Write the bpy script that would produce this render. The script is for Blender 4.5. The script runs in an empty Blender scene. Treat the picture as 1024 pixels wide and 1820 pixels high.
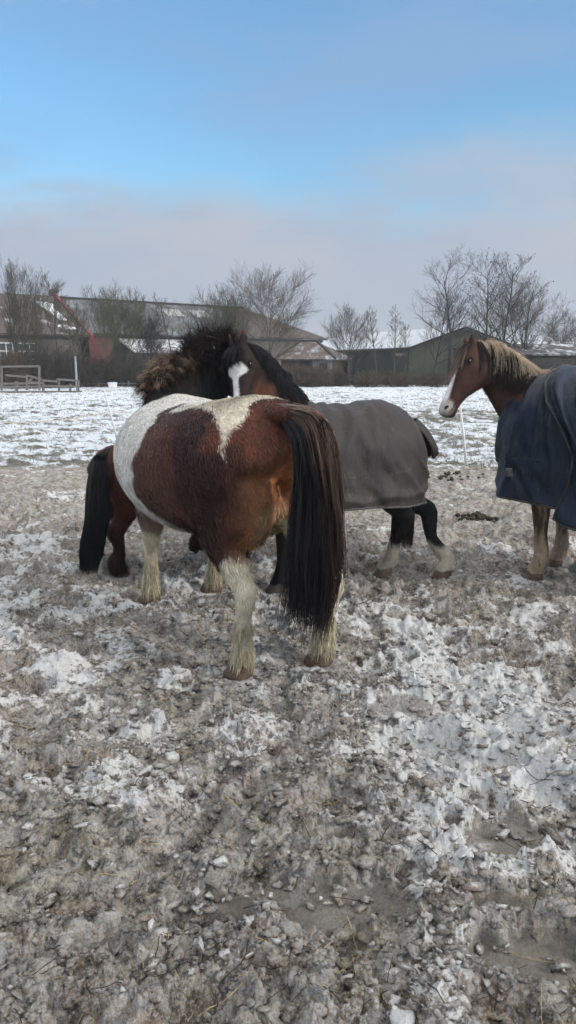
import bpy, math, random
import numpy as np
from mathutils import Vector, Matrix
from mathutils.bvhtree import BVHTree
R = math.radians
random.seed(7)
RNG = np.random.default_rng(11)
scene = bpy.context.scene
COL = scene.collection

# ---------------------------------------------------------------- helpers
def link(o, parent=None):
    COL.objects.link(o)
    if parent is not None: o.parent = parent
    return o
def tag(o, label=None, cat=None, group=None, kind=None):
    if label: o['label'] = label
    if cat: o['category'] = cat
    if group: o['group'] = group
    if kind: o['kind'] = kind
    return o
def empty(name, loc, rz=0.0):
    o = bpy.data.objects.new(name, None); o.location = loc; o.rotation_euler = (0, 0, rz)
    o.empty_display_size = .2
    return link(o)
def mesh_np(name, V, faces_list, mat=None, parent=None, smooth=True, attrs=None, cols=None):
    """faces_list: list of int arrays (n,3) or (n,4)"""
    me = bpy.data.meshes.new(name)
    V = np.asarray(V, dtype=np.float32)
    me.vertices.add(len(V)); me.vertices.foreach_set('co', V.ravel())
    loops = np.concatenate([f.ravel() for f in faces_list]).astype(np.int32)
    tot = np.concatenate([np.full(len(f), f.shape[1], np.int32) for f in faces_list])
    start = np.concatenate([[0], np.cumsum(tot)[:-1]]).astype(np.int32)
    me.loops.add(len(loops)); me.loops.foreach_set('vertex_index', loops)
    me.polygons.add(len(tot)); me.polygons.foreach_set('loop_start', start); me.polygons.foreach_set('loop_total', tot)
    me.update(calc_edges=True)
    if smooth: me.polygons.foreach_set('use_smooth', np.ones(len(tot), bool))
    if attrs:
        for k, a in attrs.items():
            at_ = me.attributes.new(k, 'FLOAT', 'POINT'); at_.data.foreach_set('value', np.asarray(a, np.float32))
    if cols is not None:
        c = np.ones((len(V), 4), np.float32); c[:, :3] = cols
        ca = me.attributes.new('tint', 'FLOAT_COLOR', 'POINT'); ca.data.foreach_set('color', c.ravel())
    if mat: me.materials.append(mat)
    o = bpy.data.objects.new(name, me)
    return link(o, parent)
class MB:
    """collects boxes, prisms and tubes into one mesh"""
    def __init__(s): s.v = []; s.f = []
    def quadmesh(s, V, F):
        b = len(s.v); s.v += [tuple(v) for v in V]; s.f += [tuple(i + b for i in f) for f in F]
    def box(s, c, d, rz=0, rx=0, ry=0):
        M = Matrix.Translation(c) @ Matrix.Rotation(rz, 4, 'Z') @ Matrix.Rotation(ry, 4, 'Y') @ Matrix.Rotation(rx, 4, 'X')
        P = [M @ Vector((x*d[0]/2, y*d[1]/2, z*d[2]/2)) for x in (-1, 1) for y in (-1, 1) for z in (-1, 1)]
        s.quadmesh(P, [(0,1,3,2),(4,6,7,5),(0,4,5,1),(2,3,7,6),(0,2,6,4),(1,5,7,3)])
    def bar(s, a, b, w, h, up=(0,0,1)):
        a = Vector(a); b = Vector(b); t = (b-a).normalized(); u = Vector(up); sd = t.cross(u).normalized(); u = sd.cross(t)
        P = [p + sd*x*w/2 + u*z*h/2 for p in (a, b) for x in (-1, 1) for z in (-1, 1)]
        s.quadmesh(P, [(0,1,3,2),(4,6,7,5),(0,4,5,1),(2,3,7,6),(0,2,6,4),(1,5,7,3)])
    def tube(s, pts, r, n=8):
        pts = [Vector(p) for p in pts]; rs = r if isinstance(r, (list, tuple)) else [r]*len(pts)
        b = len(s.v)
        for i, p in enumerate(pts):
            t = (pts[min(i+1, len(pts)-1)] - pts[max(i-1, 0)]).normalized()
            a = t.cross(Vector((0, .03, 1)) if abs(t.z) < .95 else Vector((1, 0, 0))).normalized(); c = t.cross(a)
            for k in range(n):
                an = 2*math.pi*k/n; s.v.append(tuple(p + (a*math.cos(an) + c*math.sin(an))*rs[i]))
        for i in range(len(pts)-1):
            for k in range(n):
                k2 = (k+1) % n; s.f.append((b+i*n+k, b+i*n+k2, b+(i+1)*n+k2, b+(i+1)*n+k))
        s.f.append(tuple(b+k for k in range(n))[::-1]); s.f.append(tuple(b+(len(pts)-1)*n+k for k in range(n)))
    def slab(s, corners, th):
        """planar polygon extruded down its normal by th"""
        c = [Vector(p) for p in corners]; n = (c[1]-c[0]).cross(c[2]-c[0]).normalized()
        k = len(c); P = c + [p - n*th for p in c]
        s.quadmesh(P, [tuple(range(k)), tuple(range(2*k-1, k-1, -1))] + [(i, i+k, (i+1) % k + k, (i+1) % k) for i in range(k)])
    def build(s, name, mat, parent=None, smooth=False, bevel=0):
        me = bpy.data.meshes.new(name); me.from_pydata(s.v, [], s.f); me.update()
        if smooth: me.polygons.foreach_set('use_smooth', np.ones(len(s.f), bool))
        me.materials.append(mat); o = bpy.data.objects.new(name, me)
        if bevel:
            m = o.modifiers.new('b', 'BEVEL'); m.width = bevel; m.segments = 2; m.limit_method = 'ANGLE'
        return link(o, parent)

def strands(P, Rad, sides=3):
    """P (N,K,3) polylines, Rad (N,K) -> verts, quads for tapered tubes"""
    N, K, _ = P.shape
    T = np.zeros_like(P); T[:, 1:-1] = P[:, 2:] - P[:, :-2]; T[:, 0] = P[:, 1] - P[:, 0]; T[:, -1] = P[:, -1] - P[:, -2]
    T /= np.linalg.norm(T, axis=2, keepdims=True) + 1e-9
    ref = np.zeros_like(T); ref[..., 0] = .31; ref[..., 1] = .17; ref[..., 2] = .93
    bad = np.abs(np.sum(T*ref, 2)) > .95; ref[bad] = (1, 0, 0)
    A = np.cross(T, ref); A /= np.linalg.norm(A, axis=2, keepdims=True) + 1e-9
    B = np.cross(T, A)
    out = []
    for k in range(sides):
        an = 2*math.pi*k/sides
        out.append(P + (A*math.cos(an) + B*math.sin(an))*Rad[..., None])
    V = np.stack(out, 2).reshape(-1, 3)
    idx = np.arange(N*K*sides).reshape(N, K, sides)
    q = []
    for k in range(sides):
        k2 = (k+1) % sides
        q.append(np.stack([idx[:, :-1, k], idx[:, :-1, k2], idx[:, 1:, k2], idx[:, 1:, k]], -1).reshape(-1, 4))
    return V, np.concatenate(q)

# ---------------------------------------------------------------- numpy noise
def _h(ix, iy, iz, seed):
    with np.errstate(over='ignore'):
        h = ix.astype(np.uint32)*np.uint32(374761393) + iy.astype(np.uint32)*np.uint32(668265263) + iz.astype(np.uint32)*np.uint32(2147483647) + np.uint32((seed*974711 + 12345) & 0xffffffff)
        h = (h ^ (h >> np.uint32(13)))*np.uint32(1274126177)
        h = (h ^ (h >> np.uint32(16)))*np.uint32(2246822519)
        h = h ^ (h >> np.uint32(15))
    return h.astype(np.float64)/4294967295.0
def _i(a): return np.floor(a).astype(np.int64)
def vn2(x, y, seed=0):
    x = np.asarray(x, float); y = np.asarray(y, float)
    ix, iy = _i(x), _i(y); fx, fy = x-ix, y-iy
    u = fx*fx*fx*(fx*(fx*6-15)+10); v = fy*fy*fy*(fy*(fy*6-15)+10); z = np.zeros_like(ix)
    a = _h(ix, iy, z, seed); b = _h(ix+1, iy, z, seed); c = _h(ix, iy+1, z, seed); d = _h(ix+1, iy+1, z, seed)
    return (a+(b-a)*u)*(1-v) + (c+(d-c)*u)*v
def fbm2(x, y, oct=4, seed=0, gain=.5):
    s = 0; a = 1; t = 0
    for o in range(oct):
        c, sn = math.cos(o*1.3+seed), math.sin(o*1.3+seed)
        s = s + a*vn2((x*c-y*sn)*2**o+o*17.1, (x*sn+y*c)*2**o+o*9.7, seed+o); t += a; a *= gain
    return s/t
def vn3(x, y, z, seed=0):
    ix, iy, iz = _i(x), _i(y), _i(z); fx, fy, fz = x-ix, y-iy, z-iz
    u = fx*fx*(3-2*fx); v = fy*fy*(3-2*fy); w = fz*fz*(3-2*fz)
    def L(k):
        a = _h(ix, iy, iz+k, seed); b = _h(ix+1, iy, iz+k, seed); c = _h(ix, iy+1, iz+k, seed); d = _h(ix+1, iy+1, iz+k, seed)
        return (a+(b-a)*u)*(1-v) + (c+(d-c)*u)*v
    return L(0)*(1-w) + L(1)*w
def fbm3(p, s, oct=3, seed=0):
    r = 0; a = 1; t = 0
    for o in range(oct):
        r = r + a*vn3(p[:, 0]*s*2**o+o*3.3, p[:, 1]*s*2**o+o*5.1, p[:, 2]*s*2**o+o*7.7, seed+o); t += a; a *= .5
    return r/t
def worley2(x, y, seed=0):
    ix, iy = _i(x), _i(y); z = np.zeros_like(ix)
    f1 = np.full(x.shape, 9.0); f2 = np.full(x.shape, 9.0); cid = np.zeros(x.shape)
    for dx in (-1, 0, 1):
        for dy in (-1, 0, 1):
            cx = ix+dx; cy = iy+dy
            px = cx + _h(cx, cy, z, seed); py = cy + _h(cx, cy, z+1, seed)
            d = np.hypot(px-x, py-y); n = d < f1
            f2 = np.where(n, f1, np.minimum(f2, d)); cid = np.where(n, _h(cx, cy, z+2, seed), cid); f1 = np.where(n, d, f1)
    return f1, f2, cid
def plates2(x, y, seed=0):
    """broken crust: every cell is a tilted flat facet"""
    ix, iy = _i(x), _i(y); z = np.zeros_like(ix); f1 = np.full(x.shape, 9.0); f2 = np.full(x.shape, 9.0)
    vx = np.zeros(x.shape); vy = np.zeros(x.shape); a = np.zeros(x.shape); b = np.zeros(x.shape); c = np.zeros(x.shape)
    for dx in (-1, 0, 1):
        for dy in (-1, 0, 1):
            cx = ix+dx; cy = iy+dy; px = cx + _h(cx, cy, z, seed)-x; py = cy + _h(cx, cy, z+1, seed)-y
            d = np.hypot(px, py); n = d < f1; f2 = np.where(n, f1, np.minimum(f2, d))
            vx = np.where(n, px, vx); vy = np.where(n, py, vy); a = np.where(n, _h(cx, cy, z+2, seed), a); b = np.where(n, _h(cx, cy, z+3, seed), b); c = np.where(n, _h(cx, cy, z+4, seed), c); f1 = np.where(n, d, f1)
    e = sstep(0, .24, f2-f1)
    return ((a-.5)*1.6*vx + (b-.5)*1.6*vy + (c-.5)*.9)*e - .22*(1-e), c
def sstep(a, b, x):
    t = np.clip((x-a)/(b-a), 0, 1); return t*t*(3-2*t)

# ---------------------------------------------------------------- camera maths (places things from measured picture points)
FPX = 1300.0; PITCH = math.atan(265/FPX); CAMH = 1.5
def ray(px, py):
    a = (px-512)/FPX; b = (910-py)/FPX; c, s = math.cos(PITCH), math.sin(PITCH)
    return Vector((a, c+b*s, -s+b*c))
def at(px, py, Y):
    d = ray(px, py); return Vector((0, 0, CAMH)) + d*(Y/d.y)
def grd(px, py, z=0.0):
    d = ray(px, py); return Vector((0, 0, CAMH)) + d*((z-CAMH)/d.z)

# ---------------------------------------------------------------- material helpers
class NT:
    def __init__(s, name):
        s.m = bpy.data.materials.new(name); s.m.use_nodes = True; s.t = s.m.node_tree
        s.b = s.t.nodes['Principled BSDF']; s.out = s.t.nodes['Material Output']
    def n(s, typ, **kw):
        nd = s.t.nodes.new(typ)
        for k, v in kw.items():
            if k in nd.inputs.keys() if isinstance(k, str) else False: nd.inputs[k].default_value = v
            else: setattr(nd, k, v)
        return nd
    def L(s, a, b): s.t.links.new(a, b)
    def noise(s, scale, detail=4, rough=.55, vec=None, dist=0):
        nd = s.n('ShaderNodeTexNoise'); nd.inputs['Scale'].default_value = scale; nd.inputs['Detail'].default_value = detail
        nd.inputs['Roughness'].default_value = rough; nd.inputs['Distortion'].default_value = dist
        if vec is not None: s.L(vec, nd.inputs['Vector'])
        return nd.outputs['Fac']
    def ramp(s, fac, stops):
        r = s.n('ShaderNodeValToRGB'); e = r.color_ramp.elements
        while len(e) < len(stops): e.new(.5)
        for el, (p, c) in zip(e, stops): el.position = p; el.color = (c[0], c[1], c[2], 1) if hasattr(c, '__len__') else (c, c, c, 1)
        s.L(fac, r.inputs['Fac']); return r.outputs['Color']
    def mix(s, f, a, b, mode='MIX'):
        m = s.n('ShaderNodeMix'); m.data_type = 'RGBA'; m.blend_type = mode
        for i, v in ((0, f), (6, a), (7, b)):
            if hasattr(v, 'links'): s.L(v, m.inputs[i])
            elif i == 0: m.inputs[0].default_value = v
            else: m.inputs[i].default_value = (*v, 1)
        return m.outputs[2]
    def math(s, op, a, b=None, clamp=False):
        m = s.n('ShaderNodeMath'); m.operation = op; m.use_clamp = clamp
        for i, v in ((0, a), (1, b)):
            if v is None: continue
            if hasattr(v, 'links'): s.L(v, m.inputs[i])
            else: m.inputs[i].default_value = v
        return m.outputs[0]
    def attr(s, name, out='Fac'):
        a = s.n('ShaderNodeAttribute'); a.attribute_name = name; return a.outputs[out]
    def coord(s, k='Object', scale=None):
        c = s.n('ShaderNodeTexCoord').outputs[k]
        if scale:
            mp = s.n('ShaderNodeMapping'); mp.inputs['Scale'].default_value = scale; s.L(c, mp.inputs['Vector']); c = mp.outputs[0]
        return c
    def bump(s, h, strength=.4, dist=.01, prev=None):
        b = s.n('ShaderNodeBump'); b.inputs['Strength'].default_value = strength; b.inputs['Distance'].default_value = dist
        s.L(h, b.inputs['Height'])
        if prev is not None: s.L(prev, b.inputs['Normal'])
        return b.outputs[0]
    def set(s, **kw):
        for k, v in kw.items():
            k = k.replace('_', ' ')
            if hasattr(v, 'links'): s.L(v, s.b.inputs[k])
            elif hasattr(v, '__len__') and len(v) == 3: s.b.inputs[k].default_value = (*v, 1)
            else: s.b.inputs[k].default_value = v
        return s
def simple(name, c1, c2, scale=4, rough=.85, spec=.3, bump=.2, bscale=None, stretch=None, dist=.01):
    m = NT(name); co = m.coord('Object', stretch)
    f = m.noise(scale, 5, .6, co)
    m.set(Base_Color=m.ramp(f, [(.3, c1), (.7, c2)]), Roughness=rough); m.b.inputs['Specular IOR Level'].default_value = spec
    if bump: m.set(Normal=m.bump(m.noise(bscale or scale*4, 4, .6, co), bump, dist))
    return m.m
# ================================================================ CAMERA, SKY, SUN
cam = bpy.data.cameras.new('camera'); co = bpy.data.objects.new('camera', cam); link(co)
cam.sensor_fit = 'VERTICAL'; cam.sensor_height = 24; cam.lens = 12/(910/FPX); cam.clip_end = 9000; cam.clip_start = .05
co.location = (0, 0, CAMH); co.rotation_euler = (math.pi/2 - PITCH, 0, 0)
scene.camera = co
scene.view_settings.view_transform = 'Standard'; scene.view_settings.look = 'None'
scene.view_settings.exposure = .42; scene.view_settings.gamma = 1
SUN_EL, SUN_AZ = R(24), R(118)       # azimuth clockwise from +Y (the view direction)
W = bpy.data.worlds.new('World'); scene.world = W; W.use_nodes = True
wt = W.node_tree; bg = wt.nodes['Background']
def wn(t): return wt.nodes.new(t)
sky = wn('ShaderNodeTexSky'); sky.sky_type = 'NISHITA'; sky.sun_disc = False; sky.sun_elevation = SUN_EL; sky.sun_rotation = SUN_AZ
sky.air_density = 1.3; sky.dust_density = .6; sky.ozone_density = 2.5
tc = wn('ShaderNodeTexCoord'); sx = wn('ShaderNodeSeparateXYZ'); wt.links.new(tc.outputs['Generated'], sx.inputs[0])
def wmath(op, a, b=None, clamp=False):
    m = wn('ShaderNodeMath'); m.operation = op; m.use_clamp = clamp
    for i, v in ((0, a), (1, b)):
        if v is None: continue
        if hasattr(v, 'links'): wt.links.new(v, m.inputs[i])
        else: m.inputs[i].default_value = v
    return m.outputs[0]
def wnoise(scale, st, detail=4, rough=.5, dist=.3, loc=(0,0,0)):
    mp = wn('ShaderNodeMapping'); mp.inputs['Scale'].default_value = st; mp.inputs['Location'].default_value = loc; wt.links.new(tc.outputs['Generated'], mp.inputs[0])
    n = wn('ShaderNodeTexNoise'); n.inputs['Scale'].default_value = scale; n.inputs['Detail'].default_value = detail; n.inputs['Roughness'].default_value = rough; n.inputs['Distortion'].default_value = dist
    wt.links.new(mp.outputs[0], n.inputs['Vector']); return n.outputs['Fac']
def wmix(f, a, b):
    m = wn('ShaderNodeMix'); m.data_type = 'RGBA'
    for i, v in ((0, f), (6, a), (7, b)):
        if hasattr(v, 'links'): wt.links.new(v, m.inputs[i])
        elif i == 0: m.inputs[0].default_value = v
        else: m.inputs[i].default_value = (*v, 1)
    return m.outputs[2]
def wramp(f, stops):
    r = wn('ShaderNodeValToRGB'); e = r.color_ramp.elements
    while len(e) < len(stops): e.new(.5)
    for el, (p, c) in zip(e, stops): el.position = p; el.color = (c[0], c[1], c[2], 1)
    wt.links.new(f, r.inputs[0]); return r.outputs[0]
z = sx.outputs['Z']
# clear blue part: the Nishita sky, toned; bank of cloud low down with a soft uneven top
clear = wn('ShaderNodeMix'); clear.data_type = 'RGBA'; clear.blend_type = 'MULTIPLY'; clear.inputs[0].default_value = 1
wt.links.new(sky.outputs[0], clear.inputs[6]); clear.inputs[7].default_value = (.74, 1.24, 1.50, 1)
n1 = wnoise(2.6, (1, 1, 2.6), 5, .55, .25, (1.7, .4, 0)); n2 = wnoise(7, (1, 1, 3.5), 5, .6, .5, (.3, 2.2, 0))
edge = wmath('ADD', wmath('MULTIPLY', wmath('SUBTRACT', n1, .5), .22), wmath('MULTIPLY', wmath('SUBTRACT', n2, .5), .07))
lvl = wmath('ADD', z, edge)
cl = wn('ShaderNodeMapRange'); cl.interpolation_type = 'SMOOTHSTEP'; wt.links.new(lvl, cl.inputs[0])
cl.inputs[1].default_value = .165; cl.inputs[2].default_value = .275; cl.inputs[3].default_value = 1; cl.inputs[4].default_value = 0
# second thin veil high up
v3 = wnoise(1.9, (1, 1, 3.4), 4, .5, .2, (4.1, .2, .6))
veil = wn('ShaderNodeMapRange'); veil.interpolation_type = 'SMOOTHSTEP'; wt.links.new(wmath('ADD', v3, wmath('MULTIPLY', z, .55)), veil.inputs[0])
veil.inputs[1].default_value = .58; veil.inputs[2].default_value = .86; veil.inputs[3].default_value = 0; veil.inputs[4].default_value = .75
K = 10.0
def sc(c): return tuple(x*K for x in c)
cshade = wnoise(4.5, (1, 1, 3), 4, .55, .4, (2.2, 5.0, 0))
cloud = wmix(wramp(cshade, [(.38, (0, 0, 0)), (.62, (1, 1, 1))]), sc((.30, .362, .465)), sc((.375, .405, .475)))
cloudlow = wmix(wramp(z, [(.02, (1, 1, 1)), (.17, (0, 0, 0))]), cloud, sc((.275, .335, .445)))
col1 = wmix(veil.outputs[0], clear.outputs[2], sc((.185, .32, .525)))
colr = wmix(cl.outputs[0], col1, cloudlow)
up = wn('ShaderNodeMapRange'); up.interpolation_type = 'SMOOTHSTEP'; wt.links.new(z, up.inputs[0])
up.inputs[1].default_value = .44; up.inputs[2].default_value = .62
high = wmix(wnoise(3, (1, 1, 1), 4, .5, .4), sc((.90, .90, .90)), sc((1.40, 1.34, 1.28)))  # unseen bright whitish overcast above the frame, added for strong neutral light
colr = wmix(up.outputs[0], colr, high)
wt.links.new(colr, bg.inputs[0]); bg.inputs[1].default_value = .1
sun = bpy.data.lights.new('sun', 'SUN'); sun.energy = 2.0; sun.angle = R(10); sun.color = (1, .93, .84)
so = bpy.data.objects.new('sun', sun); link(so)
sd = Vector((math.sin(SUN_AZ)*math.cos(SUN_EL), math.cos(SUN_AZ)*math.cos(SUN_EL), math.sin(SUN_EL)))
so.rotation_euler = sd.to_track_quat('Z', 'Y').to_euler()

# ================================================================ GROUND
HOLES = [(random.uniform(-3.5, 3.5), random.uniform(1.6, 9), random.uniform(.05, .085), random.uniform(.025, .05)) for _ in range(190)]
for px, py, r_, d_ in ((730, 1555, .055, .06), (800, 1490, .06, .03), (870, 1265, .04, .035), (440, 1560, .08, .04), (610, 1440, .09, .035), (860, 1430, .09, .04)):
    p = grd(px, py); HOLES.append((p.x, p.y, r_, d_))
STAND = []                       # firm spots under hooves, filled in below
def masks(x, y):
    r = np.hypot(x, y)
    # muddy trampled yard in front, a tan churned strip, then snowy pasture
    yb = y + (fbm2(x*.22, y*.22, 3, 31)-.5)*3.0
    past = sstep(9.6, 11.6, yb)
    return r, past
PUD = [(grd(1340/2+512-230, 1540), .0), ]
def ice_mask(x, y):
    m = np.zeros_like(x)
    for px, py, rx, ry, k in ((585, 1590, .20, .10, 1), (900, 1490, .18, .09, 1), (950, 1700, .17, .09, 1), (430, 1590, .10, .05, .8), (600, 1500, .12, .05, .7), (725, 1250, .22, .1, .6), (880, 1600, .1, .05, .9)):
        p = grd(px, py); d = np.hypot((x-p.x)/rx, (y-p.y)/ry) + (fbm2(x*9, y*9, 3, 77)-.5)*1.3
        m = np.maximum(m, k*sstep(1.15, .75, d))
    return m
def ground_h(x, y):
    x = np.asarray(x, float); y = np.asarray(y, float)
    r, past = masks(x, y)
    near = sstep(14, 7, r); fine = sstep(9, 5, r)
    wx = x + (fbm2(x*6, y*6, 3, 5)-.5)*.10; wy = y + (fbm2(x*6+9, y*6-4, 3, 6)-.5)*.10
    h = (fbm2(x*.8, y*.8, 3, 1)-.5)*.075
    h += (fbm2(wx*2.6, wy*2.6, 3, 2)-.5)*.13*near
    rid = 1-np.abs(2*fbm2(wx*4.2, wy*4.2, 4, 3)-1)
    h += (rid-.72)*.125*near*(.5+fbm2(x*1.3, y*1.3, 2, 8))
    pm = sstep(.42, .60, fbm2(x*1.6+7, y*1.6, 3, 71))
    pl, c = plates2(wx*9, wy*11, 9); h += pl*.032*near*(.25+.75*pm)
    vx = x + (fbm2(x*18, y*18, 3, 55)-.5)*.07; vy = y + (fbm2(x*18+9, y*18-4, 3, 56)-.5)*.07
    h += (np.abs(2*fbm2(vx*13, vy*13, 4, 61, .6)-1)-.22)*-.040*near
    rough = sstep(.35, .62, fbm2(x*2.0, y*2.0, 3, 63))
    h += (np.abs(2*fbm2(vx*30, vy*30, 4, 64, .62)-1)-.22)*-.020*fine*(.45+.55*rough)
    pl, c = plates2(vx*22, vy*26, 10); h += pl*.022*fine*(.3+.7*rough)
    pl, c = plates2(vx*55, vy*60, 14); h += pl*.009*fine*(.4+.6*rough)
    h += (np.abs(fbm2(wx*1.9+3, wy*1.9, 4, 66, .55)-.5))*.13*near
    h += (fbm2(x*60, y*60, 3, 11)-.5)*.012*fine
    for hx, hy, hr, hd in HOLES:
        k = (np.abs(x-hx) < .4) & (np.abs(y-hy) < .4)
        if k.any():
            d = np.hypot(x[k]-hx, (y[k]-hy)*1.1)/hr
            h[k] += -hd*sstep(1.15, .7, d) + .35*hd*np.exp(-((d-1.35)/.3)**2)
    im = ice_mask(x, y)
    h = h*(1-im*.96) + im*(-.028)
    tuss = (fbm2(x*2.2, y*2.2, 4, 12)-.5)*.13 + (np.abs(fbm2(x*5.5, y*5.5, 3, 13)-.5))*-.09
    h = h + past*sstep(150, 60, r)*tuss
    for sx_, sy_, sr in STAND:
        k = (np.abs(x-sx_) < .5) & (np.abs(y-sy_) < .5)
        if k.any():
            d = np.hypot(x[k]-sx_, y[k]-sy_)/sr; w = sstep(1.6, .8, d)
            h[k] = h[k]*(1-w*.85) + w*.85*(-.006)
    # far country rises gently
    h = h + sstep(120, 900, y)*27 + sstep(60, 3000, r)*4 - sstep(90, 50, y)*0
    return h
def snow_amt(x, y, h):
    r, past = masks(x, y)
    s = .415 + (fbm2(x*1.05, y*1.05, 3, 21)-.5)*.75 + (fbm2(x*5, y*5, 5, 22, .65)-.5)*1.45 + (h-.0)*1.2
    px = 512 + 1300*x/np.maximum(y, .5)
    s += .17*sstep(450, 800, px)*sstep(4.5, 3.0, y)
    s += .12*sstep(1.8, 2.3, y)*sstep(3.6, 2.8, y)*sstep(560, 700, px)
    s += .10*sstep(4.9, 4.2, y)*sstep(2.6, 3.1, y)
    s -= .22*sstep(5.6, 7.2, y)*(1-past)
    s -= .12*sstep(2.2, 1.7, y)*1
    s = s*(1-past) + past*(.625 + (fbm2(x*.35, y*.35, 3, 23)-.5)*.30 + (fbm2(x*3.2, y*3.2, 5, 24, .72)-.5)*1.45 + .10*sstep(13, 26, y) - .06*sstep(14, 11, y))
    # trodden grassy path on the right
    pth = sstep(2.8, 1.6, np.abs(y-22-(fbm2(x*.2, y*0, 2, 25)-.5)*2))*sstep(2.6, 4.2, x)*sstep(17, 12, x)
    s -= pth*.22*past
    s = s + sstep(100, 400, y)*(.1)
    return s
def build_ground():
    a_in = np.arange(-.44, .4401, .00195)
    a_out = np.concatenate([np.linspace(.46, .9, 45), np.linspace(.95, math.pi, 30)])
    A = np.concatenate([-a_out[::-1], a_in, a_out])
    r1 = np.geomspace(.08, 1.2, 14)[:-1]
    r2 = [1.2]
    while r2[-1] < 11.5: r2.append(r2[-1]*(1.0034))
    while r2[-1] < 70: r2.append(r2[-1]*1.0085)
    r2 = np.array(r2); r3 = np.geomspace(r2[-1]*1.02, 2600, 50)
    RR = np.concatenate([r1, r2, r3])
    r, a = np.meshgrid(RR, A, indexing='ij')
    x = (r*np.sin(a)).ravel(); y = (r*np.cos(a)).ravel()
    h = ground_h(x, y); s = snow_amt(x, y, h); im = ice_mask(x, y)
    past = masks(x, y)[1]
    n, m = r.shape; idx = np.arange(n*m).reshape(n, m)
    q = np.stack([idx[:-1, :-1], idx[:-1, 1:], idx[1:, 1:], idx[1:, :-1]], -1).reshape(-1, 4)[:, ::-1]
    o = mesh_np('ground', np.stack([x, y, h], 1), [q], M_GROUND, attrs=dict(snow=s, ice=im, past=past))
    tag(o, kind='structure')
    return o
def ground_material():
    m = NT('frozen_mud_and_snow'); co_ = m.coord('Object')
    sn = m.attr('snow'); ice = m.attr('ice'); past = m.attr('past')
    geo = m.n('ShaderNodeNewGeometry'); sep = m.n('ShaderNodeSeparateXYZ'); m.L(geo.outputs['Normal'], sep.inputs[0])
    up = sep.outputs['Z']
    f_a = m.noise(26, 6, .62, co_); f_b = m.noise(95, 5, .65, co_); f_c = m.noise(3.2, 4, .6, co_); f_d = m.noise(9, 5, .6, co_)
    # mud
    mud = m.ramp(f_a, [(.33, (.045, .038, .030)), (.43, (.150, .128, .104)), (.54, (.31, .275, .232)), (.68, (.50, .46, .41))])
    mud = m.mix(.8, mud, m.ramp(f_d, [(.33, (.62, .60, .58)), (.5, (1, 1, 1)), (.68, (1.35, 1.35, 1.35))]), 'MULTIPLY')
    tint = m.ramp(f_c, [(.34, (1.05, .86, .75)), (.45, (1.03, .97, .90)), (.56, (.98, .98, .86)), (.68, (1.14, .95, .72))])
    mud = m.mix(.85, mud, tint, 'MULTIPLY')
    gr = m.noise(170, 3, .6, co_)
    mud = m.mix(.3, mud, m.ramp(gr, [(.35, (.62, .62, .62)), (.65, (1.3, 1.3, 1.3))]), 'MULTIPLY')
    # frost dust sprinkled on the mud
    mud = m.mix(m.math('MULTIPLY', m.ramp(m.math('ADD', m.math('MULTIPLY', f_b, .7), m.math('MULTIPLY', f_d, .45)), [(.49, 0), (.66, 1)]), .70), mud, (.52, .52, .53))
    grass = m.ramp(m.noise(7, 5, .7, co_), [(.3, (.075, .075, .055)), (.55, (.16, .15, .12)), (.8, (.27, .25, .21))])
    base = m.mix(past, mud, grass)
    k = m.math('ADD', m.math('MULTIPLY', m.math('SUBTRACT', f_b, .5), .45), m.math('MULTIPLY', m.math('SUBTRACT', f_a, .5), 1.0))
    k2 = m.math('ADD', sn, k)
    k3 = m.math('ADD', k2, m.math('MULTIPLY', m.math('SUBTRACT', up, .9), .45))
    sf = m.ramp(k3, [(.52, 0), (.70, 1)])
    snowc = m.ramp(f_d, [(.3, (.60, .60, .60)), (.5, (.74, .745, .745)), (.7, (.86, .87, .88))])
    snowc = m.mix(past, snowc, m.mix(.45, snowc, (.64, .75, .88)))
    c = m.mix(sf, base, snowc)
    icec = m.ramp(f_c, [(.35, (.15, .135, .12)), (.6, (.26, .24, .215))])
    imk = m.ramp(m.math('ADD', ice, m.math('MULTIPLY', m.math('SUBTRACT', f_b, .5), .5)), [(.45, 0), (.62, 1)])
    c = m.mix(m.math('MULTIPLY', imk, .8), c, icec)
    m.set(Base_Color=c)
    rg = m.mix(sf, m.ramp(f_a, [(.3, .62), (.6, .9)]), (.7, .7, .7))
    rg = m.mix(imk, rg, (.32, .32, .32))
    m.set(Roughness=rg); m.b.inputs['Specular IOR Level'].default_value = .35
    b1 = m.bump(m.noise(42, 6, .72, m.coord('Object', (1, 1, .35))), 1.0, .03)
    b2 = m.bump(m.noise(160, 4, .6, co_), .7, .006, b1)
    inv = m.math('SUBTRACT', 1, m.math('MULTIPLY', imk, .9))
    for l in list(m.t.links):
        pass
    m.set(Normal=b2)
    return m.m
M_GROUND = ground_material()

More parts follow.
